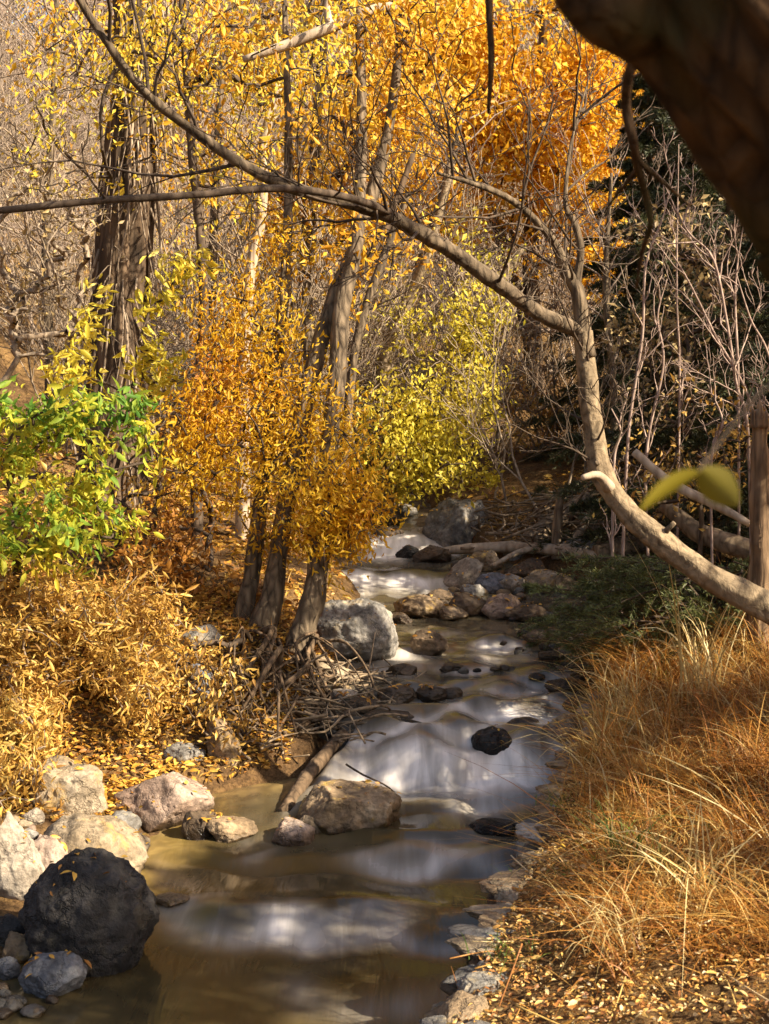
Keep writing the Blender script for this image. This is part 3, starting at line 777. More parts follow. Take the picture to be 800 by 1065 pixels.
# dry-stone edging of the right bank: one low wall of flat slabs
wall = empty('stone_edging', 'low edging of stacked flat grey slabs holding the grassy right bank', 'stone wall', (.3, 5.2, .1))
rngw = np.random.default_rng(8)
yy = 4.25
while yy < 7.9:
    ln = rngw.uniform(.16, .34)
    zz = float(zw(yy)) - .05; lvl = 0
    while lvl < 5:
        h = rngw.uniform(.05, .10)
        V, Fc = rock_shape(int(rngw.integers(1e6)), 10, lo=.6, sub=4, flat=True, rough=.04)
        x0 = float(xr(yy)) + rngw.uniform(-.07, .05) + .03 * lvl
        a = math.atan2(1, .31) - math.pi / 2 + rngw.normal() * .15
        L2 = np.array([rngw.uniform(.15, .26), ln * rngw.uniform(.5, .8), h * .62])
        q = V * L2; q = np.stack([q[:, 0] * math.cos(a) - q[:, 1] * math.sin(a), q[:, 0] * math.sin(a) + q[:, 1] * math.cos(a), q[:, 2]], -1)
        q = q + np.array([x0 + .13, yy + rngw.normal() * .03, zz + h / 2])
        wt = 1 - sstep(.0, .08, q[:, 2] - zw(yy) + .02)
        build('stone', q, Fc, M[['rock_cream', 'rock_grey', 'rock_tan', 'rock_brown'][int(rngw.choice(4, p=[.2, .35, .25, .2]))]], wall, attrs={'wet': wt})
        zz += h * .9; lvl += 1
        if zz > zw(yy) + np.interp(yy, [4, 6, 8], [.33, .33, .26]): break
    yy += ln * .95

yy = 4.0
while yy < 6.9:
    ln = rngw.uniform(.10, .30); V, Fc = rock_shape(int(rngw.integers(1e6)), 26, lo=.5, hi=.9, sub=5, flat=True, rough=.06)
    a = math.atan2(1, .31) - math.pi / 2 + rngw.normal() * .45
    q = V * np.array([rngw.uniform(.08, .19), ln * .62, rngw.uniform(.022, .040)])
    q = np.stack([q[:, 0] * math.cos(a) - q[:, 1] * math.sin(a), q[:, 0] * math.sin(a) + q[:, 1] * math.cos(a), q[:, 2] + rngw.normal() * .12 * q[:, 0]], -1)
    x0 = float(xr(yy)) + rngw.uniform(.07, .17)
    q = q + np.array([x0, yy, float(zw(yy)) + np.interp(yy, [4, 6, 7], [.29, .31, .28]) + rngw.uniform(-.03, .025)])
    build('stone', q, Fc, M[['rock_cream', 'rock_grey', 'rock_brown', 'rock_tan'][int(rngw.choice(4, p=[.22, .28, .25, .25]))]], wall, attrs={'wet': np.zeros(len(q))})
    yy += ln * .8

# ------------------------------------------------------------------ wood on the ground
def log(name, pts, rad, mat, label, cat, seed=1, sides=10, furrow=.12, loc=None, group=None):
    V, f, t, c = tube(pts, rad, sides, .05, .08, seed, furrow)
    o = build(name, V, [f, t], M[mat], origin=c[0]); return tag(o, label, cat, group)
W_ = lambda px, py, d: P(px, py, d)
def onG(px, py, lift=.0): h = hit(px, py); h[2] += lift; return h
def rise(px, py, pts):   # from the ground at a pixel up through (px, py, metres further away)
    h = hit(px, py); return [h] + [P(a_, b_, h[1] + c_) for a_, b_, c_ in pts]
log('log', [P(295, 846, 6.75), P(315, 814, 7.05), P(334, 790, 7.3), P(357, 764, 7.6)], [.034, .038, .038, .036], 'root', 'mossy brown log slanting from the root bank into the pool', 'log', 3)
log('twig', [P(360, 795, 7.1), P(378, 806, 7.0), P(398, 815, 6.95), P(410, 824, 6.95), P(418, 838, 6.95)], [.006, .006, .005, .005, .003], 'twigdark', 'thin dark twig caught over the broad flat-topped rock', 'twig', 4, 6)
log('log', [onG(455, 582, .08), onG(490, 584, .12), onG(530, 585, .14), onG(588, 587, .12), onG(650, 594, .08)], [.03, .05, .055, .05, .04], 'palewood', 'long pale drift log lying across the rock bar', 'log', 5)
log('log', [onG(512, 600, .1), onG(548, 590, .16), onG(596, 584, .14)], [.02, .03, .022], 'palewood', 'thin pale branch lying on the rocks in front of the drift log', 'log', 21)
log('log', rise(620, 574, [(650, 556, .2), (690, 536, .4)]), [.06, .055, .04], 'palewood', 'pale log tilted up at the right of the driftwood pile', 'log', 22)
log('log', [P(486, 514, 15.2), P(512, 532, 14.6), P(545, 545, 14.2)], [.06, .055, .04], 'palewood', 'pale straight log leaning behind the huge grey boulder', 'log', 6)
log('log', [P(508, 540, 13.9), P(524, 560, 13.6), P(530, 572, 13.4)], [.03, .04, .04], 'palewood', 'short pale log stub leaning right of the huge grey boulder', 'log', 7)
log('stump', rise(579, 582, [(580, 545, .05), (584, 508, .1)]), [.05, .042, .035], 'driftwood', 'upright grey broken post in the driftwood pile', 'dead trunk', 8)
log('log', rise(550, 566, [(578, 543, .2), (612, 518, .5)]), [.11, .10, .07], 'driftwood', 'thick brown log rising out of the driftwood pile', 'log', 9)
log('log', rise(566, 574, [(605, 553, .3), (645, 537, .5)]), [.05, .05, .04], 'driftwood', 'thin brown log at the right of the driftwood pile', 'log', 10)
log('log', rise(590, 576, [(602, 556, .1), (612, 536, .2)]), [.04, .04, .03], 'palewood', 'short pale stick upright in the driftwood pile', 'log', 11)
log('log', [onG(620, 588, .08), onG(665, 578, .1), onG(720, 570, .1), onG(775, 562, .1)], [.10, .11, .10, .08], 'driftwood', 'big weathered log along the right shore behind the evergreen branches', 'log', 12)
log('log', [P(690, 525, 9.8), P(730, 555, 9.6), P(782, 572, 9.4), P(830, 580, 9.3)], [.05, .07, .08, .08], 'driftwood', 'long brown log lying below the broken stump', 'log', 13)
log('log', [P(660, 470, 8.2), P(688, 495, 8.1), P(712, 510, 8.0), P(750, 528, 7.9), P(780, 545, 7.8)], [.025, .03, .03, .028, .02], 'palewood', 'thin bleached fallen branch slanting behind the curved tree', 'branch', 14)
# sticks of the flood wrack heaped on the root bank and on the right shore: countless small bits in one tangle
rngs = np.random.default_rng(17)
mbk = MB()
def stick(c, ln, r, flat=.3):
    d = unit(rngs.normal(size=3) * np.array([1, .7, flat]))
    b = c + d * ln / 2; a = c - d * ln / 2; m = c + rngs.normal(size=3) * ln * .08
    V, f, t, _ = tube([a, m, b], [r, r * .9, r * .5], 5, ln / 4, .05, int(rngs.integers(999)))
    mbk.add(V, f, t)
for k in range(130):
    c = hit(rngs.uniform(300, 405), rngs.uniform(700, 775)); c[2] += rngs.uniform(.0, .10); stick(c, rngs.uniform(.1, .5), rngs.uniform(.003, .011))
for k in range(170):
    c = hit(rngs.uniform(490, 720), rngs.uniform(535, 578)); c[2] += rngs.uniform(.0, .25); stick(c, rngs.uniform(.2, .9), rngs.uniform(.004, .016))
for k in range(60):
    c = hit(rngs.uniform(180, 300), rngs.uniform(700, 790)); c[2] += rngs.uniform(.0, .08); stick(c, rngs.uniform(.1, .4), rngs.uniform(.003, .009))
tag(mbk.build('flood_wrack', M['driftwood']), 'tangle of small dead sticks washed up on both banks', 'driftwood', kind='stuff')

# ------------------------------------------------------------------ trees
def trunk_part(name, pts, rad, mat, root, sides=14, step=.05, rough=.07, furrow=.10, seed=1):
    V, f, t, c = tube(pts, rad, sides, step, rough, seed, furrow)
    return build(name, V, [f, t], M[mat], root), c
def px_pts(l, d0=None):   # (px, py, d) list -> points
    return [P(*q) for q in l]

# --- curved bare tree in the right foreground
rng = np.random.default_rng(101)
A0 = [(905, 690, 6.1), (860, 658, 6.15), (800, 632, 6.2), (740, 601, 6.25), (690, 565, 6.3), (652, 530, 6.35), (628, 498, 6.4), (618, 450, 6.4), (612, 395, 6.4), (606, 345, 6.4)]
rb = px_pts(A0); g0 = rb[0].copy(); g0[2] = gz(g0[0] + .25, g0[1]) - .1; g0[0] += .25
t1 = empty('curved_tree', 'bare tree with a pale curved trunk bending up from the right edge over the stream', 'tree', g0)
tp, tc = trunk_part('trunk', [g0] + rb, [.105, .090, .079, .068, .060, .058, .058, .056, .049, .046, .045], 'limbbark', t1, 22, .025, .15, .12, 3)
L1 = px_pts([(611, 372, 6.4), (603, 346, 6.4), (560, 325, 6.3), (510, 290, 6.1), (460, 255, 5.95), (410, 228, 5.8), (360, 210, 5.7), (300, 194, 5.6), (250, 170, 5.5), (200, 135, 5.4), (150, 95, 5.3), (110, 42, 5.2), (84, 2, 5.15), (50, -60, 5.0)])
b1, c1 = trunk_part('limb', L1, [.044, .039, .036, .034, .032, .030, .028, .025, .022, .020, .017, .015, .013, .010], 'bark', t1, 14, .025, .16, .08, 4)
L2 = px_pts([(608, 360, 6.4), (605, 330, 6.4), (600, 300, 6.4), (590, 285, 6.4), (578, 255, 6.35), (560, 232, 6.3), (530, 207, 6.2), (495, 192, 6.1), (455, 180, 6.0)])
b2, c2 = trunk_part('limb', L2, [.044, .037, .033, .030, .021, .018, .015, .012, .007], 'bark', t1, 10, .035, .08, .06, 5)
L3 = px_pts([(598, 300, 6.4), (602, 280, 6.4), (604, 255, 6.4), (596, 228, 6.4), (588, 212, 6.4), (594, 150, 6.5), (610, 90, 6.6)])
b3, c3 = trunk_part('limb', L3, [.026, .020, .018, .016, .012, .007, .004], 'bark', t1, 8, .035, .08, .05, 6)
L4 = px_pts([(425, 234, 5.84), (405, 221, 5.78), (360, 205, 5.4), (290, 196, 5.1), (200, 203, 4.85), (100, 209, 4.7), (0, 219, 4.6), (-80, 226, 4.5)])
b4, c4 = trunk_part('limb', L4, [.014, .019, .016, .014, .013, .0125, .012, .011], 'twigdark', t1, 10, .035, .08, .05, 7)
st = px_pts([(634, 508, 6.3), (622, 494, 6.25), (606, 497, 6.2)])
trunk_part('broken_stub', st, [.03, .020, .014], 'palewood', t1, 8, .03, .08, .05, 8)
mb = MB()
def side_twigs(mb, chain, n, ln, r0, rng, lv=2, up=.2, kids=(4, 3), ang=.9, sel=(.1, .98), bias=None, sd=(1, .5, .5)):
    ii = rng.integers(int(len(chain) * sel[0]), max(int(len(chain) * sel[1]), 1) , n)
    for i in ii:
        tg = unit(chain[min(i + 1, len(chain) - 1)] - chain[max(i - 1, 0)])
        a = unit(np.cross(tg, rng.normal(size=3)))
        d = tg * math.cos(ang) + a * math.sin(ang)
        if bias is not None: d = unit(d + np.array(bias))
        p, q, r = bare_nodes(rng, [(chain[i], d)], ln * rng.uniform(.5, 1.2), r0, lv, kids, up=up, lens=(1, .5, .45, .4), rmin=.0022)
        skel_tubes(mb, p, q, r, 5)
side_twigs(mb, c1, 16, .8, .0085, rng, 2)
side_twigs(mb, c2, 12, .7, .008, rng, 2, up=.4)
side_twigs(mb, c3, 8, .7, .008, rng, 2, up=.5)
side_twigs(mb, c4, 7, .45, .005, rng, 1)
side_twigs(mb, tc, 7, .7, .007, rng, 2, sel=(.6, 1), up=.5)
mb.build('crown', M['twigdark'], t1)
for ch_, i_, r_ in ((c1, 14, .012), (c1, 40, .010), (c1, 66, .009), (c1, 95, .008), (tc, 60, .014), (tc, 38, .016), (tc, 78, .012)):
    i_ = min(i_, len(ch_) - 2); d_ = unit(np.cross(ch_[i_ + 1] - ch_[i_], rng.normal(size=3))); d_[2] = abs(d_[2])
    trunk_part('broken_stub', [ch_[i_], ch_[i_] + d_ * .06, ch_[i_] + d_ * rng.uniform(.09, .15) + rng.normal(size=3) * .01], [r_ * 1.9, r_ * 1.1, r_ * .8], 'bark', t1, 8, .02, .15, .1, i_)

# --- near leaning trunk filling the top right corner; its crown (above and to the right of the view) shades the stream
rng = np.random.default_rng(77)
def NP(px, py, d): return P(px, py, d)
near_line = [(1.75, 1.45, gz(1.75, 1.45) - .1), (1.35, 1.40, 1.2)]
pts = [np.array(q) for q in near_line] + [P(1015, 300, 1.38), P(890, 130, 1.36), P(785, 5, 1.34), P(680, -105, 1.34), P(575, -215, 1.36), P(440, -430, 1.45)]
t2 = empty('leaning_tree', 'dark thick leaning trunk crossing the top right corner close by', 'tree', pts[0] + np.array([0, 0, .1]))
tp, nc_ = trunk_part('trunk', pts, [.19, .165, .150, .128, .112, .104, .095, .08], 'nearbark', t2, 60, .012, .12, .22, 9)
kn = [P(715, 0, 1.36), P(650, 8, 1.31), P(612, -8, 1.28), P(594, -30, 1.27), P(585, -80, 1.27)]
trunk_part('limb', kn, [.075, .044, .032, .026, .024], 'nearbark', t2, 18, .015, .1, .1, 10)
hb = px_pts([(668, 40, 2.0), (655, 75, 2.05), (651, 110, 2.1), (658, 145, 2.1), (664, 175, 2.15), (672, 205, 2.2), (677, 232, 2.2), (668, 262, 2.25), (662, 300, 2.3)])
hb = [P(690, 20, 1.5)] + hb
trunk_part('twig', hb, [.012, .0085, .008, .0085, .0075, .0065, .0058, .005, .004, .002], 'nearbark', t2, 10, .02, .08, .05, 11)
trunk_part('twig', px_pts([(664, 175, 2.15), (640, 205, 2.25), (628, 222, 2.3)]), [.005, .003, .0015], 'nearbark', t2, 6, .02, .08, .05, 12)
trunk_part('twig', px_pts([(663, 166, 2.13), (690, 190, 2.2), (718, 214, 2.3)]), [.005, .004, .0015], 'nearbark', t2, 6, .02, .08, .05, 13)
trunk_part('twig', [P(560, -120, 3.2), P(512, -40, 3.3), P(509, 10, 3.3), P(511, 60, 3.3), P(508, 118, 3.35)], [.012, .010, .009, .008, .004], 'nearbark', t2, 8, .02, .08, .05, 14)
# spots kept sunlit (pixel, radius in metres): gaps cut in the unseen crowns
LIT = [(70, 815, .5), (165, 828, .55), (20, 880, .5), (100, 870, .35), (362, 826, .22), (215, 800, .5), (550, 1030, .34), (640, 1020, .3), (505, 955, .18), (520, 915, .14), (555, 875, .12), (725, 690, .5), (700, 880, .22), (650, 960, .25),
       (760, 800, .25), (420, 566, .5), (410, 600, .5), (362, 635, .55), (410, 684, .18), (480, 600, .6), (560, 592, .6), (600, 565, .5), (520, 570, .4), (575, 545, .4), (325, 700, .3), (60, 690, .8), (440, 625, .25)]
LITP = np.array([hit(a, b) for a, b, _ in LIT]); LITR = np.array([c for _, _, c in LIT])
LITP = np.vstack([LITP, [P(352, 640, 9.35), P(740, 601, 6.2), P(690, 565, 6.25), P(800, 632, 6.15), P(650, 530, 6.3), P(618, 420, 6.35)]]); LITR = np.concatenate([LITR, [.42, .13, .12, .15, .1, .15]])
def keep_sun(p):
    ok = np.ones(len(p), bool)
    for q, r in zip(LITP, LITR):
        v = p - q; t = v @ SUN
        d = np.linalg.norm(v - t[:, None] * SUN, axis=1)
        ok &= ~((t > 0) & (d < r))
    return ok
def shade_crown(root, chain, boxes, mat, rng, n, per=58, ln=.09):
    T = []
    for (a, b, m) in boxes:
        q = rng.uniform(np.array(a), np.array(b), (m, 3)); T.append(q)
    T = np.vstack(T); T = T[fbm(T * .9, 8, 2) > -.6]; T = T[keep_sun(T)]
    A, par, rad, istr, tips = grow([chain], T, rng, seg=.3, tip=.004, maxr=.06)
    wd = MB(); skel_tubes(wd, A, par, rad, 5, ~istr)
    mb = MB(); spray(mb, A, par, tips, rng, per, ln, .5, slen=.5, spread=.35, keep=keep_sun); build2('crown', [(wd, M['nearbark']), (mb, M[mat])], root)
up_chain = np.vstack([nc_[-1:], spline([nc_[-1], nc_[-1] + np.array([.4, .6, .6]), np.array([1.6, 2.8, 4.9]), np.array([3.2, 4.0, 5.6]), np.array([5., 5.2, 6.2])], [1] * 5, .25)[0]])
shade_crown(t2, up_chain, [((1.9, -.4, 2.8), (6.6, 5.0, 6.4), 660)], 'gold', rng, 0)
# an unseen tree added outside the right edge to shade stream and evergreens
rng = np.random.default_rng(78)
b0 = np.array([5.6, 6.0, gz(5.6, 6.0)])
t2b = empty('shade_tree', 'unseen golden tree added beyond the right edge to shade the stream', 'tree', b0)
tp, bc = trunk_part('trunk', [b0 - [0, 0, .1], b0 + [.1, .1, 1.5], b0 + [0, .2, 3.2], b0 + [-.2, .1, 5]], [.17, .14, .11, .06], 'darkbark', t2b, 14, .1)
shade_crown(t2b, bc, [((3.2, 4.4, 2.4), (7.2, 9.2, 5.8), 470), ((5.3, 10.0, 2.8), (8.0, 13.6, 6.2), 300), ((2.7, 3.6, 2.3), (6.0, 7.2, 5.2), 300)], 'gold', rng, 0)

# --- three-trunk tree on the root bank
rng = np.random.default_rng(55)
g3 = hit(285, 672); d3 = 8.75
t3 = empty('clump_tree', 'three-trunked tree with orange and gold leaves on the undercut root bank', 'tree', (P(285, 672, d3)[0], d3, gz(P(285, 672, d3)[0], d3)))
TR = [([(238, 690, 8.75), (250, 650, 8.8), (261, 605, 8.85), (268, 550, 8.9), (278, 470, 9.0), (288, 380, 9.1), (298, 270, 9.3), (300, 150, 9.5), (296, 0, 9.7)], [.095, .068, .055, .050, .046, .042, .036, .028, .018]),
      ([(262, 700, 8.6), (274, 650, 8.65), (286, 608, 8.7), (292, 560, 8.75), (306, 480, 8.85), (322, 400, 8.9), (345, 320, 9.0), (375, 240, 9.15), (405, 130, 9.3), (420, 0, 9.5)], [.12, .086, .070, .062, .058, .055, .054, .05, .038, .025]),
      ([(306, 690, 8.45), (316, 655, 8.5), (327, 618, 8.55), (333, 565, 8.6), (340, 480, 8.7), (350, 400, 8.8), (356, 320, 8.9), (372, 240, 9.0), (376, 100, 9.2), (370, -40, 9.4)], [.12, .084, .070, .063, .058, .056, .054, .048, .035, .02])]
ch = []
for k, (pp, rr) in enumerate(TR):
    _, c = trunk_part('trunk', px_pts(pp), rr, 'bark', t3, 16, .05, .09, .12, 20 + k); ch.append(c)
mb = MB()
for k in range(85):     # exposed roots spilling down the bank
    x0 = rng.choice([248, 262, 276, 290, 312, 326]) + rng.normal() * 7
    s = P(x0, rng.uniform(655, 700), rng.uniform(8.35, 8.7))
    e = hit(np.clip(x0 * .55 + 285 * .45 + rng.normal() * 30, 225, 390), rng.uniform(705, 785)); e[2] += .02
    m1 = s * .65 + e * .35 + rng.normal(size=3) * .10 + [0, -.03, .0]; m2 = s * .3 + e * .7 + rng.normal(size=3) * .13 + [0, -.04, .0]
    r = rng.uniform(.004, .012) * rng.choice([1, 1, 1, 2.0])
    V, f, t, _ = tube([s, m1, m2, e], [r * 1.5, r * 1.1, r * .85, r * .5], 6, .05, .12, k, .1); mb.add(V, f, t)
mb.build('roots', M['root'], t3)
trunk_part('limb', px_pts([(418, 10, 9.48), (395, 8, 9.4), (345, 28, 9.3), (300, 46, 9.25), (253, 62, 9.2)]), [.03, .034, .038, .036, .022], 'palewood', t3, 10, .05, .08, .05, 29)
trunk_part('limb', px_pts([(345, 28, 9.3), (340, 10, 9.3), (348, -30, 9.3)]), [.03, .024, .02], 'palewood', t3, 8, .05, .08, .05, 28)
cl = [(290, 485, 8.8, 112, 70, .6, 140), (352, 520, 8.5, 52, 68, .35, 105), (235, 430, 8.9, 62, 95, .5, 95), (250, 340, 9.0, 65, 50, .5, 60), (310, 420, 8.9, 70, 60, .5, 60), (270, 280, 9.2, 60, 45, .5, 40),
      (375, 535, 8.35, 24, 45, .2, 60), (200, 480, 8.9, 40, 60, .4, 40), (300, 560, 8.9, 60, 20, .3, 30)]
T = clump_points(cl, rng, .25, 2.2, 7)
A, par, rad, istr, tips = grow([c[4:] for c in ch], T, rng, seg=.14, tip=.0028, maxr=.03, jit=.3)
wd = MB(); skel_tubes(wd, A, par, rad, 4, ~istr)
mb = MB(); spray(mb, A, par, tips, rng, 23, .044, .34, slen=.36, spread=.12, droop=.95, bend=.35); build2('crown', [(wd, M['twigdark']), (mb, M['orange'])], t3)
cl = [(350, 120, 9.3, 150, 90, .8, 70), (250, 60, 9.6, 120, 60, .8, 40), (420, 40, 9.4, 80, 70, .7, 60), (350, 250, 9.1, 60, 50, .5, 26)]
T = clump_points(cl, rng, .35, 1.8, 8)
A, par, rad, istr, tips = grow([c[len(c) // 2:] for c in ch], T, rng, seg=.18, tip=.003, maxr=.025, jit=.3)
wd = MB(); skel_tubes(wd, A, par, rad, 4, ~istr)
mb = MB(); spray(mb, A, par, tips, rng, 13, .062, .42, slen=.32, spread=.15, droop=.8, bend=.35); build2('crown', [(wd, M['twigdark']), (mb, M['gold'])], t3)

# --- big dark cottonwood at the left
rng = np.random.default_rng(60)
d4 = 12.2; b4_ = P(118, 585, d4); b4_[2] = gz(b4_[0], d4)
t4 = empty('cottonwood_tree', 'thick dark furrowed trunk with shaggy bark at the left behind the green shrub', 'tree', b4_)
_, c4t = trunk_part('trunk', [b4_ - [0, 0, .2], P(116, 480, d4), P(122, 380, d4), P(128, 280, d4), P(134, 180, d4), P(142, 80, d4), (P(146, -30, d4)), P(150, -150, d4)], [.40, .30, .26, .235, .22, .205, .19, .17], 'darkbark', t4, 36, .05, .10, .22, 30)
mb = MB()
for k in range(130):     # hanging strips of bark and dead vine
    i = int(rng.integers(8, len(c4t) - 6)); a = rng.uniform(-.2, 2.6) - .9
    o = np.array([math.sin(a), -math.cos(a), 0])
    p = c4t[i] + o * .235; ln = rng.uniform(.3, 1.3); q = p + [rng.normal() * .06, rng.normal() * .06, -ln * .5]; e = q + [rng.normal() * .08, rng.normal() * .08 - .04, -ln * .5]
    r = rng.uniform(.005, .014); V, f, t, _ = tube([p, q + o * .04, e + o * .05], [r, r * .8, r * .4], 5, .1, .1, k); mb.add(V, f, t)
mb.build('bark_strips', M['twig'], t4)
T = clump_points([(150, 40, 12, 130, 60, 1.0, 60), (60, 90, 11.8, 60, 60, .8, 26), (210, 130, 12.2, 60, 60, .8, 24)], rng, .3, 1.5, 11)
A, par, rad, istr, tips = grow([c4t[40:]], T, rng, seg=.22, tip=.004, maxr=.05, jit=.3)
wd = MB(); skel_tubes(wd, A, par, rad, 4, ~istr)
mb = MB(); spray(mb, A, par, tips, rng, 13, .062, .42, slen=.42, spread=.2, droop=.8); build2('crown', [(wd, M['twigdark']), (mb, M['gold'])], t4)

# --- generic leafy tree from pixel clumps
def leafy(name, label, base, trunks, clumps, mat, bark, seed, per=14, ln=.08, ratio=.5, hole=.2, hs=1.4, seg=.25, slen=.35, spread=.2, droop=.5, tip=.004, maxr=.05, group=None, detailed=False, tboost=1, frac=.35):
    rng = np.random.default_rng(seed)
    b = P(base[0], base[1], base[2]); b[2] = gz(b[0], b[1])
    root = empty(name, label, 'tree', b, group)
    ch = []
    for k, (pp, rr) in enumerate(trunks):
        pts = px_pts(pp)
        pts = [b + [rng.normal() * .05 * k, 0, -.15]] + pts; rr = [rr[0] * 1.25] + rr
        _, c = trunk_part('trunk', pts, rr, bark, root, 12, .08, .08, .08, seed + k); ch.append(c[int(len(c) * frac):])
    T = clump_points(clumps, rng, hole, hs, seed)
    A, par, rad, istr, tips = grow(ch, T, rng, seg=seg, tip=tip, maxr=maxr, jit=.3)
    wd = MB(); skel_tubes(wd, A, par, rad, 4, ~istr)
    mb = MB(); spray(mb, A, par, tips, rng, per, ln, ratio, slen=slen, spread=spread, droop=droop, detailed=detailed); build2('crown', [(wd, M['twigdark' if bark != 'palewood' else 'twig']), (mb, M[mat])], root)
    return root
leafy('golden_tree', 'tall bright golden tree filling the top centre behind the bare curved limb', (560, 500, 18.5),
      [([(556, 400, 18.5), (552, 250, 18.4), (560, 120, 18.3), (570, -20, 18.2)], [.13, .11, .09, .06]), ([(545, 330, 18.4), (500, 180, 18), (470, 40, 17.8)], [.08, .06, .04])],
      [(570, 60, 17.5, 95, 85, 1.4, 260), (520, 150, 17.3, 95, 80, 1.2, 240), (600, 190, 17.5, 55, 75, 1.0, 170), (640, 100, 18, 40, 70, 1, 110), (640, 265, 17.6, 30, 35, .6, 40), (480, 40, 17, 70, 70, 1.2, 150), (440, 200, 16.5, 60, 50, 1, 80)],
      'amber', 'darkbark', 201, per=20, ln=.10, slen=.45, spread=.25, hole=.12)
leafy('lime_tree', 'yellow-green leafy tree glowing beside the stream left of the upper falls', (405, 540, 14.2),
      [([(402, 480, 14.2), (400, 380, 14.2), (425, 310, 14.1), (446, 262, 14.0), (470, 170, 13.9)], [.07, .065, .06, .055, .03]), ([(420, 470, 14.4), (445, 395, 14.4), (475, 350, 14.4), (512, 308, 14.4), (545, 255, 14.4)], [.06, .055, .055, .05, .03])],
      [(440, 430, 13.6, 60, 45, .8, 70), (492, 360, 14, 28, 60, .6, 50), (495, 430, 14, 22, 40, .5, 34), (415, 480, 13.4, 50, 30, .6, 56), (460, 478, 13.4, 40, 22, .5, 44), (450, 340, 14, 60, 40, .7, 22), (480, 290, 14, 40, 40, .6, 16), (390, 420, 13.8, 30, 50, .5, 20)],
      'yellow', 'limbbark', 202, per=24, ln=.058, slen=.45, spread=.2, hole=.25, droop=.8)
leafy('gold_sapling', 'slender tree with hanging gold leaves at top left before the cottonwood', (205, 560, 11.0),
      [([(205, 440, 11), (212, 300, 11), (200, 160, 11), (190, 20, 11), (185, -60, 11)], [.045, .04, .035, .025, .015])],
      [(120, 60, 11, 70, 50, .8, 40), (190, 50, 10.8, 80, 50, .7, 50), (280, 90, 10.9, 70, 60, .7, 36), (330, 40, 10.6, 60, 50, .6, 36), (60, 150, 10.8, 60, 60, .7, 20), (240, 190, 11, 50, 60, .5, 20)],
      'lemon', 'twigdark', 203, per=16, ln=.058, ratio=.42, slen=.42, spread=.2, hole=.3, droop=.8)
leafy('gold_tree', 'golden tree behind the three trunks with leaves down to the mossy limb', (330, 540, 13.5),
      [([(325, 420, 13.5), (318, 280, 13.5), (330, 130, 13.4), (340, -30, 13.3)], [.07, .065, .055, .03])],
      [(400, 130, 13, 80, 70, .9, 110), (330, 190, 13.2, 60, 60, .8, 50), (400, 250, 13.2, 50, 40, .6, 46), (290, 230, 13.2, 50, 50, .6, 30), (450, 100, 13, 50, 60, .7, 60), (390, 20, 13, 80, 40, .8, 60)],
      'gold', 'bark', 204, per=18, ln=.066, slen=.38, spread=.2, hole=.25)

# --- bare pale-barked trunks between the golden crowns
def bare_tree(name, label, base, trunk, mat, twig, seed, kids=14, ln=1.0, group=None):
    rng = np.random.default_rng(seed)
    b = P(*base); b[2] = gz(b[0], b[1])
    root = empty(name, label, 'tree', b, group)
    pp, rr = trunk
    _, c = trunk_part('trunk', [b - [0, 0, .15]] + px_pts(pp), [rr[0] * 1.2] + rr, mat, root, 10, .08, .06, .05, seed)
    mb = MB(); side_twigs(mb, c, kids, ln, .012, rng, 2, up=.5, kids=(4, 4), sel=(.35, .99)); mb.build('crown', M[twig], root)
    return root
bare_tree('pale_trunk', 'white peeling dead trunk leaning behind the crossing limbs', (252, 560, 11.6), ([(254, 400, 11.6), (258, 300, 11.6), (272, 220, 11.6), (274, 150, 11.6), (290, 88, 11.6)], [.055, .05, .046, .042, .034]), 'palewood', 'twig', 301, 10)
bare_tree('leaning_bare_tree', 'grey bare tree leaning right behind the yellow-green tree', (360, 520, 15.5), ([(385, 420, 15.5), (410, 350, 15.5), (440, 270, 15.5), (462, 200, 15.5), (480, 120, 15.4)], [.09, .08, .07, .06, .03]), 'bark', 'twiggrey', 302, 18, 1.2)
bare_tree('bare_tree', 'thin grey-brown bare tree between cottonwood and white dead trunk', (215, 520, 14), ([(218, 380, 14), (222, 250, 14), (228, 120, 14), (236, 0, 14)], [.05, .045, .04, .02]), 'bark', 'twiggrey', 303, 18, 1.1)
bare_tree('bare_tree', 'thin bare tree left of the cottonwood trunk', (50, 500, 14), ([(52, 380, 14), (48, 250, 14), (56, 100, 14), (60, -20, 14)], [.05, .045, .035, .02]), 'bark', 'twig', 304, 22, 1.2)
bare_tree('bare_tree', 'slim bare tree standing right behind the curved trunk', (640, 500, 14), ([(638, 400, 14), (630, 300, 14), (636, 180, 14)], [.04, .035, .015]), 'bark', 'twiggrey', 305, 16, 1.0)
bare_tree('slim_trunk', 'slim grey bare trunk leaning right between orange crown and yellow-green tree', (352, 540, 12.5), ([(362, 430, 12.5), (372, 350, 12.5), (398, 270, 12.5), (425, 200, 12.5)], [.045, .042, .04, .022]), 'bark', 'twigdark', 308, 10, .8)
bare_tree('forked_trunk', 'dark bare trunk leaning over the orange leaves from the left', (330, 530, 11.5), ([(345, 430, 11.5), (352, 350, 11.5), (372, 290, 11.5), (402, 235, 11.5), (430, 160, 11.5)], [.05, .046, .044, .04, .02]), 'darkbark', 'twigdark', 306, 12, .8)

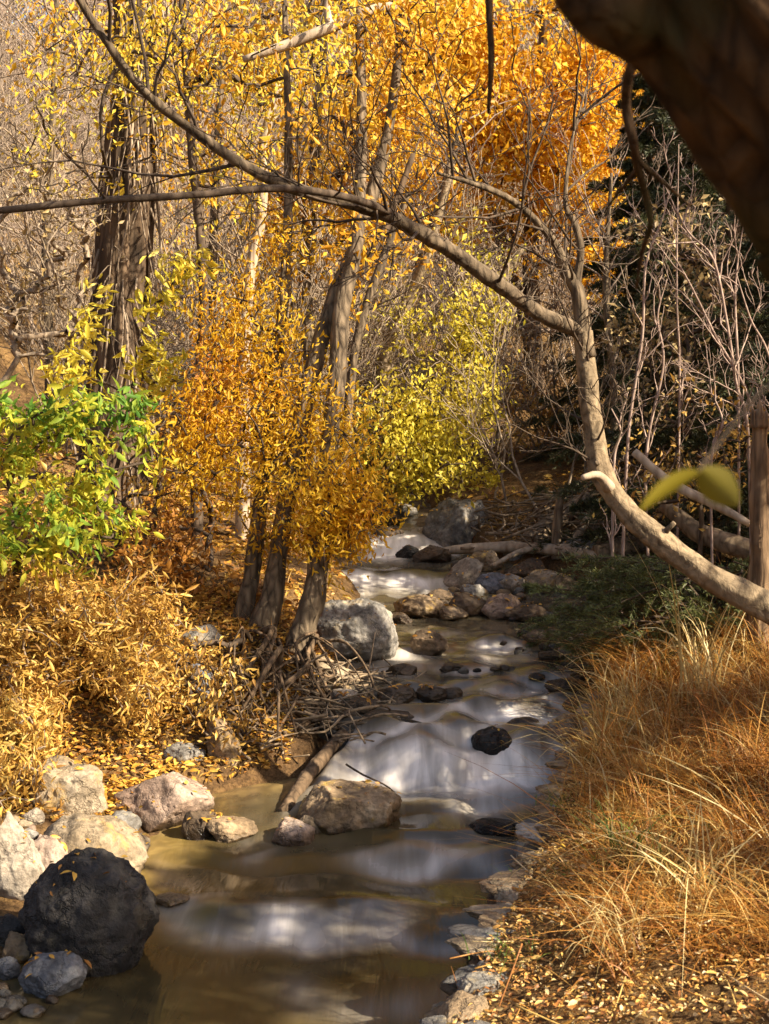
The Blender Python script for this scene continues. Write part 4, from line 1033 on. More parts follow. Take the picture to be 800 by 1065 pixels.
# ------------------------------------------------------------------ evergreens
def bough(mbw, mbn, p, d, ln, rng, needle=.030, side=14, sag=.25, dens=1.0):
    """a flat fir spray: axis, side shoots and needles"""
    m = 8; t = np.linspace(0, 1, m + 1)[:, None]
    d = unit(np.array(d, float)); ax = p + d * ln * t + np.array([0, 0, -1.0]) * sag * ln * t ** 2 + np.array([0, 0, .12 * ln]) * t ** 4
    r = np.linspace(.004 + ln * .006, .0018, m + 1)
    skel_tubes(mbw, ax, np.arange(-1, m), r, 4)
    sd = unit(np.cross(d, [0, 0, 1.0]))
    starts, dirs, lens = [], [], []
    for k in range(side):
        u = rng.uniform(.12, .98); i = min(int(u * m), m - 1); q = ax[i] + (ax[i + 1] - ax[i]) * (u * m - i)
        tg = unit(ax[i + 1] - ax[i]); s = sd * (1 if k % 2 else -1)
        dd = unit(tg * .75 + s * .8 + rng.normal(size=3) * .15 + [0, 0, -.12])
        starts.append(q); dirs.append(dd); lens.append(ln * (.42 * (1 - u) + .10) * rng.uniform(.7, 1.2))
    starts, dirs, lens = np.array(starts), np.array(dirs), np.array(lens)
    for q, dd, l in zip(starts, dirs, lens):
        e = q + dd * l + [0, 0, -.15 * l]
        skel_tubes(mbw, np.array([q, (q + e) / 2, e]), np.array([-1, 0, 1]), np.array([.003, .0024, .0015]), 3)
    n = max(4, int(40 * dens))
    u = rng.uniform(0.05, 1, (len(starts), n)); q = starts[:, None] + dirs[:, None] * (lens[:, None] * u)[..., None]
    q[..., 2] -= .15 * lens[:, None] * u ** 2
    q = q.reshape(-1, 3); dd = np.repeat(dirs, n, 0)
    leaves(mbn, q, unit(dd * .75 + rng.normal(size=q.shape) * .55 + [0, 0, .12]), needle, .16, rng, bend=.05, fold=.1)
    k = int(30 * dens); u = rng.uniform(.2, 1, k) * m; i = np.minimum(u.astype(int), m - 1); q = ax[i] + (ax[i + 1] - ax[i]) * (u - i)[:, None]
    leaves(mbn, q, unit(d * .7 + rng.normal(size=q.shape) * .6), needle, .16, rng, bend=.05, fold=.1)

def conifer(label, px, d, h, rmax, seed, dens=1.0, needle=.045):
    rng = np.random.default_rng(seed)
    b = P(px, 500, d); b[2] = gz(b[0], d)
    root = empty('evergreen_tree', label, 'tree', b, 'dark evergreens of the right bank')
    trunk_part('trunk', [b - [0, 0, .1], b + [.05, 0, h * .5], b + [0, .05, h]], [.035 * h ** .7, .02 * h ** .7, .006], 'darkbark', root, 10, .12)
    w, nn = MB(), MB(); z = h * .05; a = 0
    while z < h * .98:
        f = 1 - z / h
        for k in range(6):
            a += 2.4 + rng.normal() * .3
            ln = (rmax * f ** .8 + .12) * rng.uniform(.65, 1.1)
            bough(w, nn, b + [0, 0, z + rng.normal() * .05], [math.cos(a), math.sin(a), .25 * (1 - f) - .12], ln, rng, needle, int(8 + 9 * ln), .22, dens)
        z += .26 + .05 * rng.normal()
    build2('crown', [(w, M['twigdark']), (nn, M['firneedle'])], root)
conifer('tall dark evergreen tree behind the pale pinkish saplings', 752, 14.6, 6.0, 1.9, 401, 1.5, .068)
conifer('dark evergreen tree half hidden at the right edge', 880, 10.4, 3.6, 1.5, 402, 1.5, .068)
conifer('dark evergreen tree between the tall one and the right edge', 812, 12.2, 3.5, 1.5, 405, 1.5, .068)
conifer('dark evergreen tree showing left of the tall one', 705, 15.8, 5.4, 1.7, 406, 1.5, .068)
conifer('dark evergreen tree low behind the bend of the curved trunk', 700, 11.6, 2.6, 1.3, 407, 1.4, .06)
conifer('smaller dark evergreen tree behind the bare curved trunk', 668, 15.5, 4.4, 1.3, 403, 1.5, .068)

rng = np.random.default_rng(404)
bl = P(745, 668, 8.0); bl[2] = gz(bl[0], 8.0)
t6 = empty('evergreen_shrub', 'low dark evergreen shrub spreading over the water under the curved trunk', 'shrub', bl)
w, nn = MB(), MB()
for k in range(70):
    tgt = P(rng.uniform(552, 800), rng.uniform(588, 700), rng.uniform(7.4, 9.2)); s = bl + [rng.normal() * .18, rng.normal() * .2, rng.uniform(.05, .55)]
    v = tgt - s; ln = np.linalg.norm(v); s = s + v * rng.uniform(0, .5); v = tgt - s; ln = np.linalg.norm(v)
    bough(w, nn, s, v + [0, 0, .22 * ln], max(ln, .35), rng, .034, int(9 + 12 * ln), .22, 1.6)
for k in range(16):
    tgt = P(rng.uniform(600, 790), rng.uniform(600, 680), rng.uniform(7.6, 8.8)); mid_ = (bl + tgt) / 2 + [0, 0, .1]
    V, f, t, _ = tube([bl, mid_, tgt], [.02, .012, .004], 6, .08); w.add(V, f, t)
build2('foliage', [(w, M['twigdark']), (nn, M['needle'])], t6)

# ------------------------------------------------------------------ saplings, stump, near leaf
def sapling(label, pl, rr, seed, n=9, ln=.5, mat='twigpink', group='pale bare saplings of the right bank', kids=(2, 2)):
    rng = np.random.default_rng(seed)
    pts = px_pts(pl); r = empty('bare_sapling', label, 'sapling', pts[0], group)
    _, c = trunk_part('stem', pts, rr, mat, r, 8, .05, .05, .04, seed)
    m = MB(); side_twigs(m, c, n, ln, .0065, rng, 2, up=.7, kids=kids, ang=.6, sel=(.25, .98)); m.build('crown', M[mat], r)
def G(px, d):   # foot of a stem: the ground under pixel column px at distance d, as a pixel triple
    x = (px - CX) / F * d; z = gz(x, d); dd = d
    b = (z - CAMZ) / d
    # invert the pitched projection
    dirv = np.array([x / d, 1.0, b]); f_ = dirv @ np.array([0, CP, -SP]); u_ = dirv @ np.array([0, SP, CP])
    return (CX + dirv[0] / f_ * F, CY - u_ / f_ * F, d)
sapling('pale forked sapling rising beside the curved trunk', [G(648, 9.4), (650, 520, 9.4), (655, 440, 9.4), (668, 350, 9.4), (672, 275, 9.4), (690, 225, 9.4), (702, 170, 9.4)], [.013, .012, .011, .010, .009, .006, .003], 501, 9)
sapling('thin sapling with bent tip leaning right across the evergreens', [G(680, 9.6), (672, 480, 9.6), (690, 380, 9.6), (684, 330, 9.6), (694, 290, 9.6)], [.012, .011, .009, .007, .003], 502, 8)
sapling('pinkish sapling with many red-tipped twigs before the evergreens', [G(786, 9.2), (778, 450, 9.2), (766, 400, 9.2), (757, 340, 9.2), (742, 270, 9.2), (715, 240, 9.2), (690, 190, 9.2)], [.013, .012, .011, .010, .009, .007, .003], 503, 14, .5, kids=(4, 3))
sapling('slender sapling slanting left beneath the big dark trunk', [G(798, 9.8), (786, 440, 9.8), (742, 345, 9.8), (712, 285, 9.8), (688, 248, 9.8)], [.011, .010, .009, .007, .003], 504, 8)
sapling('straight upright sapling right of the pinkish sapling', [G(772, 9.8), (768, 400, 9.8), (765, 300, 9.8), (776, 215, 9.8)], [.011, .010, .008, .003], 505, 8)
sapling('sapling at the right edge leaning to the left', [G(822, 9.3), (806, 400, 9.3), (780, 330, 9.3), (766, 285, 9.3)], [.011, .009, .007, .003], 506, 9)
sapling('thin vertical sapling with few twigs left of the evergreen', [G(706, 10.2), (707, 400, 10.2), (704, 300, 10.2), (706, 150, 10.2)], [.010, .009, .007, .003], 507, 5)
sapling('short twiggy sapling close behind the bend of the curved trunk', [G(640, 9.0), (638, 490, 9.0), (646, 450, 9.0), (636, 425, 9.0)], [.011, .010, .008, .004], 508, 8, .35)
sapling('low sapling with crooked twigs below the broken stump', [G(745, 9.0), (740, 480, 9.0), (752, 440, 9.0), (736, 400, 9.0)], [.010, .009, .007, .003], 509, 9, .4)

rng = np.random.default_rng(510)
sb = P(792, 600, 7.6); sb[2] = gz(sb[0], 7.6) - .05
ts = empty('broken_stump', 'tall splintered reddish-brown stump at the right edge', 'stump', sb)
trunk_part('trunk', [sb, P(791, 540, 7.6), P(790, 480, 7.6), P(791, 432, 7.6)], [.075, .058, .048, .040], 'stumpwood', ts, 16, .03, .16, .22, 511)
for dx, tp_, rr in ((-6, 424, .014), (1, 416, .02), (6, 428, .012), (-2, 427, .016)):
    trunk_part('splinter', [P(790 + dx, 445, 7.57), P(790 + dx * 1.1, 430, 7.57), P(789 + dx * 1.3, tp_, 7.58)], [rr * 1.6, rr * 1.2, rr * .3], 'stumpwood', ts, 6, .02, .15, .2)

def big_leaf(name, label, a, b, wid, mat, up, seed, droop=.2):
    """one near leaf from stalk A to tip B"""
    a, b = np.array(a), np.array(b); ax = b - a; ln = np.linalg.norm(ax); d = ax / ln
    s = unit(np.cross(d, up)); u_ = np.cross(s, d)
    t = np.linspace(0, 1, 17); prof = np.sin(np.pi * t ** .8) ** .75 * wid / 2
    rows = []
    for k in (-1, -.5, 0, .5, 1):
        rows.append(a + d * ln * t[:, None] + s * (prof * k)[:, None] + u_ * (abs(k) * prof * .35 - droop * ln * (t - .4) ** 2)[:, None])
    V = np.stack(rows, 1).reshape(-1, 3); i, j = np.meshgrid(np.arange(16), np.arange(4), indexing='ij')
    f = np.stack([i * 5 + j, i * 5 + j + 1, (i + 1) * 5 + j + 1, (i + 1) * 5 + j], -1).reshape(-1, 4)
    return V, f
M['nearleaf'] = leaf_mat('olive_yellow_leaf', [(0, (.18, .155, .013)), (1, (.22, .17, .013))], trans=.5, clump=.1)
tl = empty('leafy_twig', 'blurred twig with two olive-yellow leaves close to the lens at right', 'twig', P(728, 488, .95))
V, f, t, _ = tube([P(900, 330, .98), P(800, 400, .97), P(752, 455, .96), P(728, 488, .95), P(722, 494, .95)], [.0018, .0016, .0014, .0012, .0008], 6, .01)
build('twig', V, [f, t], M['twigdark'], tl)
for a, b, wd, up in (((727, 490, .95), (660, 530, .93), .018, (0, .8, .6)), ((728, 488, .95), (769, 526, .94), .026, (0, .95, .2))):
    V, f = big_leaf('leaf', '', P(*a), P(*b), wd, 'nearleaf', np.array(up), 1); build('leaf', V, f, M['nearleaf'], tl)

# ------------------------------------------------------------------ shrubs
def shrub(name, label, clumps, feet, leafm, twigm, seed, per=14, ln=.06, ratio=.45, hole=.2, hs=2.5, detailed=False, slen=.22, spread=.10, droop=.4, tip=.0025, cat='shrub', up=.15, group=None, seg=.12):
    rng = np.random.default_rng(seed)
    ft = []
    for px, d in feet:
        x = (px - CX) / F * d; ft.append(np.array([x, d, gz(x, d) - .04]))
    root = empty(name, label, cat, ft[0] + [0, 0, .04], group)
    T = clump_points(clumps, rng, hole, hs, seed)
    T = T[T[:, 2] > ground(T[:, 0], T[:, 1]) + .04]
    A, par, rad, istr, tips = grow([np.array([q, q + [0, 0, .06]]) for q in ft], T, rng, seg=seg, tip=tip, maxr=.03, jit=.3, up=up)
    wd = MB(); skel_tubes(wd, A, par, rad, 4)
    m = MB(); spray(m, A, par, tips, rng, per, ln, ratio, slen=slen, spread=spread, droop=droop, detailed=detailed); build2('foliage', [(wd, M[twigm]), (m, M[leafm])], root)
    return root
shrub('green_shrub', 'shrub with big green leaves turning yellow in front of the cottonwood',
      [(70, 430, 7.6, 80, 45, .4, 40), (30, 490, 7.4, 55, 60, .4, 28), (100, 500, 7.4, 60, 45, .4, 30), (60, 560, 7.2, 80, 40, .4, 34), (135, 450, 7.8, 35, 50, .3, 14), (-10, 430, 7.6, 30, 60, .3, 16)],
      [(40, 7.9), (70, 8.0), (100, 8.0)], 'green', 'twigdark', 601, per=16, ln=.072, ratio=.36, hole=.35, detailed=True, slen=.20, spread=.06, droop=.9)
shrub('yellow_shoots', 'arching shoots of yellow-green leaves before the cottonwood trunk',
      [(170, 280, 9.6, 35, 40, .3, 13), (90, 345, 9.6, 30, 40, .3, 12), (165, 385, 9.4, 36, 40, .3, 20), (195, 270, 9.6, 20, 20, .3, 6), (70, 370, 9.4, 40, 30, .3, 10)],
      [(150, 9.8), (120, 9.8), (90, 9.8)], 'yellow', 'twigdark', 602, per=14, ln=.085, ratio=.34, hole=.1, detailed=True, slen=.30, spread=.06, droop=.9)
shrub('tan_shrub', 'dense shrub of golden-tan dry leaves filling the left bank above the cream boulder',
      [(30, 690, 7.3, 60, 80, .4, 260), (95, 690, 7.5, 60, 70, .4, 260), (150, 650, 7.8, 40, 50, .3, 90), (150, 715, 7.8, 40, 50, .3, 110), (20, 770, 6.9, 45, 50, .3, 150), (70, 620, 7.5, 60, 40, .4, 120), (0, 640, 7.3, 40, 60, .3, 90), (15, 820, 6.6, 30, 20, .2, 40)],
      [(20, 7.3), (60, 7.6), (100, 7.7), (140, 7.9), (0, 7.1)], 'tan', 'twig', 603, per=17, ln=.058, ratio=.24, hole=.15, hs=3, detailed=True, slen=.22, spread=.08, droop=.4)
shrub('rusty_shrub', 'rust-brown shrub on the leafy slope left of the three trunks',
      [(200, 590, 10.2, 40, 60, .4, 60), (180, 530, 10.4, 45, 60, .4, 60), (215, 440, 10.4, 40, 60, .4, 70), (240, 390, 10.2, 40, 40, .4, 60), (150, 600, 10.0, 40, 50, .4, 50)],
      [(190, 10.4), (215, 10.4), (165, 10.4)], 'red', 'twigdark', 604, per=11, ln=.06, ratio=.45, hole=.2, droop=.5)
shrub('bare_thicket', 'thicket of bare pale grey twigs at the left edge above the green shrub',
      [(40, 270, 10.5, 70, 90, .7, 330), (20, 170, 10.8, 60, 60, .6, 130), (90, 200, 10.8, 40, 60, .5, 70)], [(10, 10.8), (40, 10.8), (70, 10.9), (-20, 10.6)], 'pale', 'twig', 605, per=1, ln=.06, hole=.0, tip=.0030, seg=.2)
shrub('dark_thicket', 'shadowed tangle of bare stems behind the green shrub',
      [(110, 560, 9.4, 70, 60, .5, 200), (170, 470, 9.8, 50, 60, .5, 120), (60, 500, 9.4, 60, 60, .5, 120)], [(80, 9.8), (120, 9.8), (160, 10.0)], 'tan', 'twigdark', 606, per=3, ln=.05, hole=.0)
shrub('root_bank_brush', 'low dry brush hanging over the left bank between tan shrub and roots',
      [(190, 740, 8.3, 40, 34, .25, 46), (235, 710, 8.4, 30, 30, .25, 22), (250, 760, 8.1, 34, 24, .2, 20), (190, 690, 8.6, 30, 30, .25, 24)], [(190, 8.5), (230, 8.5), (250, 8.3)], 'tan', 'twigdark', 607, per=9, ln=.05, ratio=.36, hole=.2, droop=.7)
shrub('yellow_shrub', 'low yellow-green bush at the top of the stream under the lime tree',
      [(400, 505, 14.5, 34, 24, .5, 60), (360, 480, 14.6, 30, 40, .5, 50), (505, 500, 14.8, 16, 18, .3, 20)], [(385, 15), (365, 15)], 'yellow', 'twig', 608, per=14, ln=.07, hole=.15)
shrub('brown_shrub', 'brown leafless shrub on the slope beyond the drift logs',
      [(560, 440, 16.5, 50, 50, .8, 220), (610, 450, 16.5, 50, 50, .8, 180), (535, 400, 17, 30, 50, .8, 90)], [(550, 17), (580, 17), (610, 17)], 'tan', 'twiggrey', 609, per=6, ln=.06, hole=.0, tip=.004)
shrub('grey_thicket', 'grey twiggy thicket between the lime tree and curved trunk',
      [(560, 330, 19, 50, 90, 1.2, 300), (620, 300, 19, 40, 80, 1.2, 200), (545, 260, 19.5, 40, 50, 1, 100)], [(550, 19.5), (580, 19.5), (610, 19.5), (630, 19.5)], 'pale', 'twiggrey', 610, per=1, ln=.07, hole=.0, tip=.0055, seg=.3)
shrub('right_brush', 'dry twiggy brush in the shade right of the curved trunk',
      [(700, 500, 9.4, 70, 50, .6, 70), (760, 450, 9.4, 60, 60, .6, 40)], [(690, 9.6), (730, 9.6), (770, 9.6)], 'tan', 'twigdark', 611, per=6, ln=.05, hole=.0, tip=.0026)

shrub('dry_leaf_shrub', 'tall thin shrub of pale pinkish dry leaves before the dark evergreens',
      [(705, 250, 11, 50, 45, .5, 60), (690, 330, 11, 40, 40, .5, 40), (745, 310, 10.8, 40, 60, .5, 40), (700, 400, 10.6, 50, 40, .5, 40), (660, 360, 11, 30, 50, .5, 30)], [(690, 11), (720, 11), (750, 11)], 'pale', 'twigdark', 612, per=6, ln=.06, ratio=.5, hole=.2, tip=.0028)
# small dry-leaf twigs on the far right bank
# ------------------------------------------------------------------ hillside woods (reads as one mass)
rng = np.random.default_rng(700)
VAR = []
for k in range(6):
    st_ = [((rng.normal() * .25, rng.normal() * .25, 0), (rng.normal() * .35, rng.normal() * .35, 1)) for _ in range(6)]
    VAR.append(bare_nodes(rng, st_, 2.6, .028, 3, (6, 4, 3), up=.5, spreadang=.6, lens=(1, .55, .5, .5), rmin=.0055))
def woods(mb, n, ylo, yhi, smul, rmul, xmul=.42):
    for k in range(n):
        y = ylo + (yhi - ylo) * rng.uniform() ** 1.1; x = rng.uniform(-xmul, xmul) * y
        if (-.25 < x < 1.0 and y < 17) or (.15 * y < x and y < 21): continue
        A, par, rad = VAR[int(rng.integers(6))]
        s = smul * rng.uniform(.7, 1.4); a = rng.uniform(0, 6.28)
        B_ = A * s; B_ = np.stack([B_[:, 0] * math.cos(a) - B_[:, 1] * math.sin(a), B_[:, 0] * math.sin(a) + B_[:, 1] * math.cos(a), B_[:, 2]], -1)
        skel_tubes(mb, B_ + [x, y, gz(x, y) - .1], par, rad * s ** .5 * rmul, 3)
mb = MB(); woods(mb, 46, 17.5, 30, .9, .9); woods(mb, 60, 28, 66, 1.6, 1.4); mb.build('hillside_woods', M['twiggrey']); tag(SC.objects['hillside_woods'], 'grey-brown leafless woods covering the hillside behind', 'woods', kind='stuff')
mb = MB(); woods(mb, 34, 13.0, 20, .8, .75); tag(mb.build('underbrush', M['twig']), 'tan leafless underbrush at the foot of the hill', 'underbrush', kind='stuff')
def puffs(name, mat, n, ylo, yhi, ln, label, per=150, xr_=(-.42, .42), rad=1.2):
    m = MB()
    for k in range(n):
        y = rng.uniform(ylo, yhi); x = rng.uniform(*xr_) * y
        c = np.array([x, y, gz(x, y) + rng.uniform(.5, 2.6) * rad])
        if x > .10 * y and y < 40: continue
        q = rng.normal(size=(per, 3)) * rad * np.array([.55, .55, .7]); q = q[fbm((q + c) * 1.4, 4, 2) > -.1]
        leaves(m, c + q, unit(rng.normal(size=q.shape) + [0, 0, -.5]), ln, .5, rng)
    tag(m.build(name, M[mat]), label, 'foliage', kind='stuff')
puffs('hillside_foliage', 'gold', 130, 20, 60, .14, 'golden leaves still clinging across the hillside woods', 260)
puffs('pale_foliage', 'yellow', 60, 18, 50, .11, 'pale yellow leaves scattered across the hillside woods', 200)
puffs('dry_foliage', 'tan', 46, 16, 40, .12, 'tan dry leaves scattered through the hillside woods', 220)

# ------------------------------------------------------------------ grass and fallen leaves
rng = np.random.default_rng(800)
def blades(mb, base, height, width, lean, rng, segs=5, droop=1.0, dirb=None):
    n = len(base); a = rng.uniform(0, 2 * np.pi, n)
    o = np.stack([np.cos(a), np.sin(a), np.zeros(n)], -1)
    if dirb is not None: o = unit(o + np.array(dirb)); o[:, 2] = 0
    h = height * rng.uniform(.5, 1.3, n); ln = lean * rng.uniform(.3, 1.3, n); dp = droop * rng.uniform(.1, 1.2, n)
    s = unit(np.cross(o, [0, 0, 1.0]) + rng.normal(size=(n, 3)) * .3)
    t = np.linspace(0, 1, segs + 1)
    P_ = base[:, None] + o[:, None] * (h * ln)[:, None, None] * (t ** 1.4)[None, :, None]
    P_[..., 2] += h[:, None] * (t[None] - .55 * dp[:, None] * t[None] ** 2.6)
    wv = width * rng.uniform(.6, 1.3, n)[:, None] * (1 - t[None] ** 2 * .9) * .5
    V = np.stack([P_ - s[:, None] * wv[..., None], P_ + s[:, None] * wv[..., None]], 2).reshape(-1, 3)
    b = np.arange(n)[:, None] * (segs + 1) * 2; k = np.arange(segs)[None] * 2
    f = np.stack([b + k, b + k + 1, b + k + 3, b + k + 2], -1).reshape(-1, 4)
    mb.add(V, f)
def region(n, xlo, xhi, ylo, yhi, mask):
    x = rng.uniform(xlo, xhi, n); y = rng.uniform(ylo, yhi, n); k = mask(x, y); x, y = x[k], y[k]
    return np.stack([x, y, ground(x, y) - .01], -1)
def gm(x, y):   # where the right bank is grassy
    s = x - xr(y)
    lim = np.interp(y, [3.5, 4.2, 4.6, 4.9, 5.3, 5.6, 6.2, 7.6], [.9, .60, .46, .38, .30, .26, .18, .05])
    return (s > lim + .08 * n2(x, y, 4, 61, 2)) & (n2(x, y, 2.2, 62, 2) > -.62)
mb = MB()
def tussocks(n, per, box, h, w, lean, droop, spread, segs=5):
    c = region(n, *box, gm); b_ = np.repeat(c, per, 0); b_[:, :2] += rng.normal(size=(len(b_), 2)) * spread
    b_[:, 2] = ground(b_[:, 0], b_[:, 1]) - .01
    k = b_[:, 0] - xr(b_[:, 1]) > .10; b_ = b_[k]
    hh = h * np.repeat(rng.uniform(.5, 1.5, len(c)), per)[k]
    blades(mb, b_, hh, w, lean, rng, segs, droop, dirb=(-.22, -.2, 0))
blades(mb, region(36000, -.1, 4.2, 4.0, 9.2, gm), .07, .0040, 2.4, rng, 4, 1.8, dirb=(-.2, -.3, 0))
tussocks(1500, 26, (.0, 3.2, 4.1, 8.8), .17, .0042, 1.2, 1.5, .035)
tussocks(420, 20, (.3, 3.4, 4.6, 8.8), .30, .0046, .9, 1.5, .04)
tussocks(160, 14, (.9, 3.6, 5.8, 9.0), .42, .0050, .7, 1.2, .05, 6)
blades(mb, region(9000, .0, 3, 4.2, 8.6, gm) + np.array([0, 0, .03]), .22, .0040, 2.6, rng, 4, 1.0)
tag(mb.build('dry_grass', M['grass']), 'matted orange-brown dry grass covering the right bank', 'grass', kind='stuff')
mb = MB()
b_ = region(1100, .3, 3.4, 5.0, 8.6, gm); blades(mb, b_, .30, .0042, 1.0, rng, 6, 1.5, dirb=(-.2, -.2, 0))
b_ = region(260, 1.0, 3.4, 6.0, 8.6, gm); blades(mb, b_, .5, .005, .7, rng, 6, 1.3, dirb=(-.2, -.2, 0))
b_ = region(800, .2, 3.4, 4.4, 8.6, gm); blades(mb, b_ + np.array([0, 0, .04]), .34, .006, 1.5, rng, 6, 1.9)
tag(mb.build('straw_blades', M['straw']), 'pale straw blades standing through the matted grass', 'grass', kind='stuff')
mb = MB()
for k in range(34):
    y = rng.uniform(4.8, 7.8); x = float(xr(y)) + rng.uniform(.0, .9); c = np.array([x, y, gz(x, y)])
    blades(mb, c + rng.normal(size=(26, 3)) * [.035, .035, 0], .10, .0045, .8, rng, 4, 1.1)
tag(mb.build('green_grass', M['greengrass']), 'small green grass sprouts along the stone edging', 'grass', kind='stuff')
def clump(name, label, px, py, n, h, w, mat, seed, lean=.6, dirb=None, d=None, spread=.06, droop=1.1):
    global rng
    rng = np.random.default_rng(seed)
    c = hit(px, py) if d is None else P(px, py, d); c[2] = gz(c[0], c[1])
    r = MB(); blades(r, c + rng.normal(size=(n, 3)) * [spread, spread, 0], h, w, lean, rng, 8, droop, dirb)
    o = r.build(name, M[mat], origin=c); tag(o, label, 'grass', 'clumps of taller grass on the right bank')
clump('grass_clump', 'tallest straw grass clump with curling tips below the curved trunk', 728, 735, 60, .85, .0085, 'straw', 801, .5, (-.4, 0, 0), droop=1.3)
clump('grass_clump', 'straw grass clump left of the tallest clump at the bank edge', 655, 755, 44, .5, .007, 'straw', 802, .6, (-.6, 0, 0))
clump('grass_clump', 'yellow-green grass clump midway down the matted bank', 655, 900, 40, .34, .007, 'greengrass', 803, .8)
clump('grass_clump', 'fan of bent straw stalks above the fallen leaves at lower right', 640, 985, 60, .30, .0042, 'straw', 804, 1.0, (-.5, -.2, 0), droop=1.5)
clump('grass_clump', 'straw grass clump with big arching blades at the right edge', 735, 950, 46, .46, .0065, 'straw', 805, 1.0, (.2, 0, 0), droop=1.6)
clump('grass_clump', 'yellow arching grass tuft over the stone edging', 612, 925, 30, .20, .005, 'grass', 806, 1.3, (-1, -.2, 0), droop=1.7)
clump('grass_clump', 'straw tuft hanging over the water at the cascade', 612, 790, 26, .26, .005, 'straw', 807, 1.0, (-1, 0, 0), droop=1.5)
clump('grass_clump', 'green tuft growing between the edging slabs near the bottom', 535, 1000, 40, .10, .0045, 'greengrass', 808, .9)
clump('grass_clump', 'green tuft at the corner of the edging beside the water', 530, 910, 30, .09, .004, 'greengrass', 809, .9)
clump('grass_clump', 'sparse straw stalks on the matted bank at the far right', 790, 860, 30, .38, .005, 'straw', 810, .9, (-.2, -.2, 0), droop=1.4)

rng = np.random.default_rng(900)
def litter(pts, ln, mb, tilt=.35, lift=.012):
    n = len(pts); ln = ln * np.exp(np.clip(rng.normal(size=n) * .35, -.8, .5)); a = rng.uniform(0, 6.283, n)
    d = np.stack([np.cos(a), np.sin(a), rng.normal(size=n) * .25], -1)
    pts = pts + np.stack([0 * a, 0 * a, rng.uniform(.0, lift, n)], -1)
    leaves(mb, pts, d, ln, .45, rng, detailed=True, fold=.16, bend=.35, flat=tilt)
def bank_pts(n, xlo, xhi, ylo, yhi, sL=None, sR=None, dens=-.5, sc=1.5):
    x = rng.uniform(xlo, xhi, n); y = rng.uniform(ylo, yhi, n)
    k = np.zeros(n, bool)
    if sL is not None: s = xl(y) - x; k |= (s > sL[0]) & (s < sL[1])
    if sR is not None: s = x - xr(y); k |= (s > sR[0]) & (s < sR[1])
    k &= n2(x, y, sc, 71, 3) > dens
    x, y = x[k], y[k]
    return np.stack([x, y, ground(x, y) + .014], -1)
mb = MB()
litter(bank_pts(52000, -4.5, 0, 6.4, 9.2, sL=(.03, 4), dens=-.95), .036, mb, .6)
litter(bank_pts(14000, -5, 0, 9.0, 14, sL=(.1, 5)), .06, mb)
litter(bank_pts(2500, -3, 0, 4.6, 6.4, sL=(.3, 2), dens=0), .045, mb)
litter(bank_pts(9000, .5, 6, 8, 15, sR=(.2, 5), dens=-.1), .06, mb)
tag(mb.build('fallen_leaves', M['litter']), 'golden fallen leaves carpeting the left bank', 'leaves', kind='stuff')
mb = MB()
litter(bank_pts(30000, -.6, 2.8, 3.3, 6.4, sR=(.11, 2.4), dens=-.8), .021, mb, .8, .025)
litter(bank_pts(5000, .3, 3, 5.5, 7.5, sR=(.04, .6), dens=-.2), .034, mb)
b_ = bank_pts(13000, -.6, 2.8, 3.3, 5.6, sR=(.13, 2.6), dens=-.9); litter(b_, .013, mb, 1.0, .02)
for k in range(90):
    y = rng.uniform(3.6, 5.6); x = float(xr(y)) + rng.uniform(.08, 1.8); c = np.array([x, y, gz(x, y) + .02]); d = unit(rng.normal(size=3) * [1, 1, .15]); l = rng.uniform(.06, .22)
    V, f, t, _ = tube([c - d * l, c + rng.normal(size=3) * .01, c + d * l], [.003, .0025, .0012], 5, .05); mb.add(V, f, t)
tag(mb.build('faded_leaves', M['pinklitter']), 'faded pinkish and gold leaves on the near right bank', 'leaves', kind='stuff')
# leaves that have dropped on the boulders
mb = MB(); dgr = bpy.context.evaluated_depsgraph_get()
for o in [q for q in SC.objects if q.name.startswith('boulder')]:
    me = o.data; n = len(me.polygons); big = max(o.dimensions[0], .1)
    if big < .18: continue
    ctr = np.zeros(n * 3); nor = np.zeros(n * 3); me.polygons.foreach_get('center', ctr); me.polygons.foreach_get('normal', nor)
    ctr, nor = ctr.reshape(-1, 3) + np.array(o.location), nor.reshape(-1, 3)
    ok = np.where((nor[:, 2] > .55) & (ctr[:, 2] > zw(ctr[:, 1]) + .08))[0]
    if not len(ok): continue
    k = rng.choice(ok, min(len(ok), int(14 * big / .35)))
    litter(ctr[k] + nor[k] * .004, .034, mb, .5, .006)
tag(mb.build('dropped_leaves', M['litter']), 'stray leaves dropped on the boulders', 'leaves', kind='stuff')
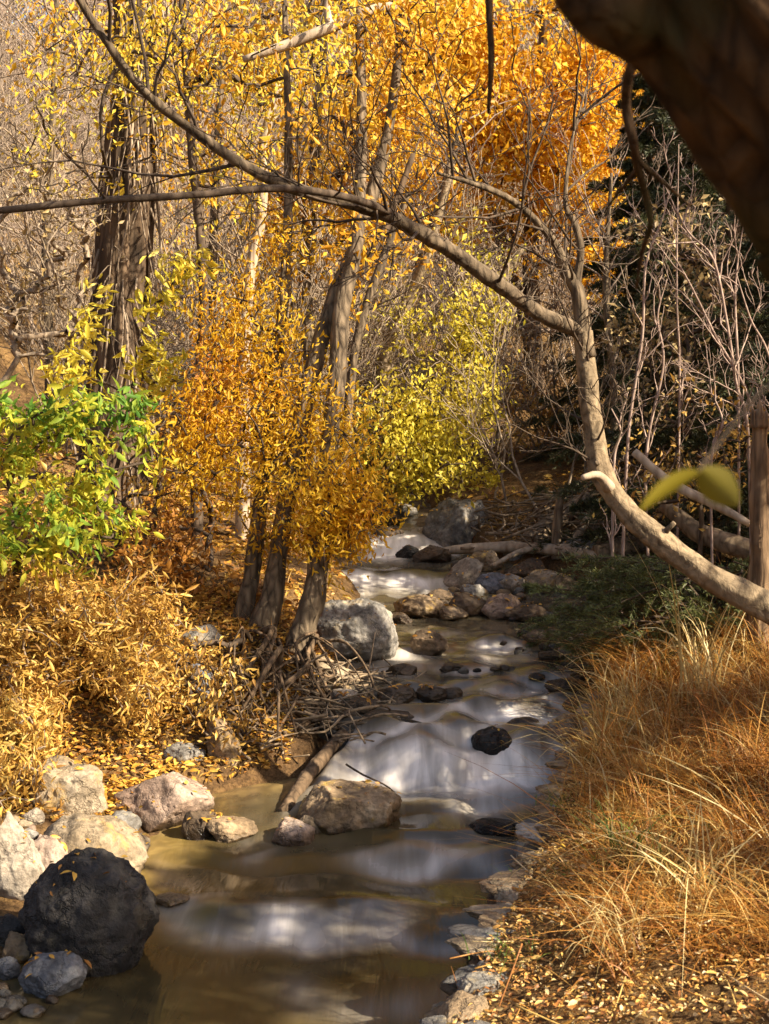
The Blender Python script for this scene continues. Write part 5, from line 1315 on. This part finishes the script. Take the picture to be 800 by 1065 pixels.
# small weeds and dry stalks on both shores
mb = MB()
blades(mb, bank_pts(2600, -4, 0, 6.8, 10, sL=(.15, 3), dens=-.1), .16, .004, .7, rng, 4, 1.1)
blades(mb, bank_pts(2500, 1, 5, 8.5, 14, sR=(.3, 4), dens=-.2), .25, .005, .7, rng, 4, 1.1)
tag(mb.build('dry_weeds', M['grass']), 'sparse dry weeds among the fallen leaves', 'weeds', kind='stuff')

# ------------------------------------------------------------------ light, sky, camera
el = math.asin(SUN[2]); az = math.atan2(SUN[0], SUN[1])
w = bpy.data.worlds.new('World'); SC.world = w; w.use_nodes = True
nt = w.node_tree; bg = nt.nodes['Background']
sky = nt.nodes.new('ShaderNodeTexSky'); sky.sky_type = 'NISHITA'; sky.sun_disc = False
sky.dust_density = 3.0; sky.ozone_density = .8; sky.sun_elevation = el; sky.sun_rotation = az
nt.links.new(sky.outputs[0], bg.inputs['Color']); bg.inputs['Strength'].default_value = .085
ld = bpy.data.lights.new('sun', 'SUN'); ld.energy = 5.0; ld.angle = math.radians(.55); ld.color = (1.0, .89, .70)
lo = bpy.data.objects.new('sun', ld); COL.objects.link(lo)
lo.rotation_euler = Vector((-SUN).tolist()).to_track_quat('-Z', 'Y').to_euler()

cd = bpy.data.cameras.new('camera'); cam = bpy.data.objects.new('camera', cd); COL.objects.link(cam)
cam.location = CAM; cam.rotation_euler = (math.pi / 2 - PITCH, 0, 0)
cd.sensor_fit = 'VERTICAL'; cd.sensor_height = 36; cd.sensor_width = 27; cd.lens = 36 * F / 1065
cd.clip_start = .05; cd.clip_end = 500
cd.dof.use_dof = True; cd.dof.focus_distance = 8.5; cd.dof.aperture_fstop = 7.5
SC.camera = cam
vs = SC.view_settings; vs.view_transform = 'Standard'; vs.look = 'None'; vs.gamma = 1; vs.use_curve_mapping = False; vs.exposure = 1.52
cy = SC.cycles
cy.max_bounces = 7; cy.diffuse_bounces = 4; cy.glossy_bounces = 3; cy.transmission_bounces = 5; cy.transparent_max_bounces = 4
cy.use_denoising = True; cy.caustics_reflective = False; cy.caustics_refractive = False; cy.sample_clamp_indirect = 6
SC.render.use_persistent_data = False
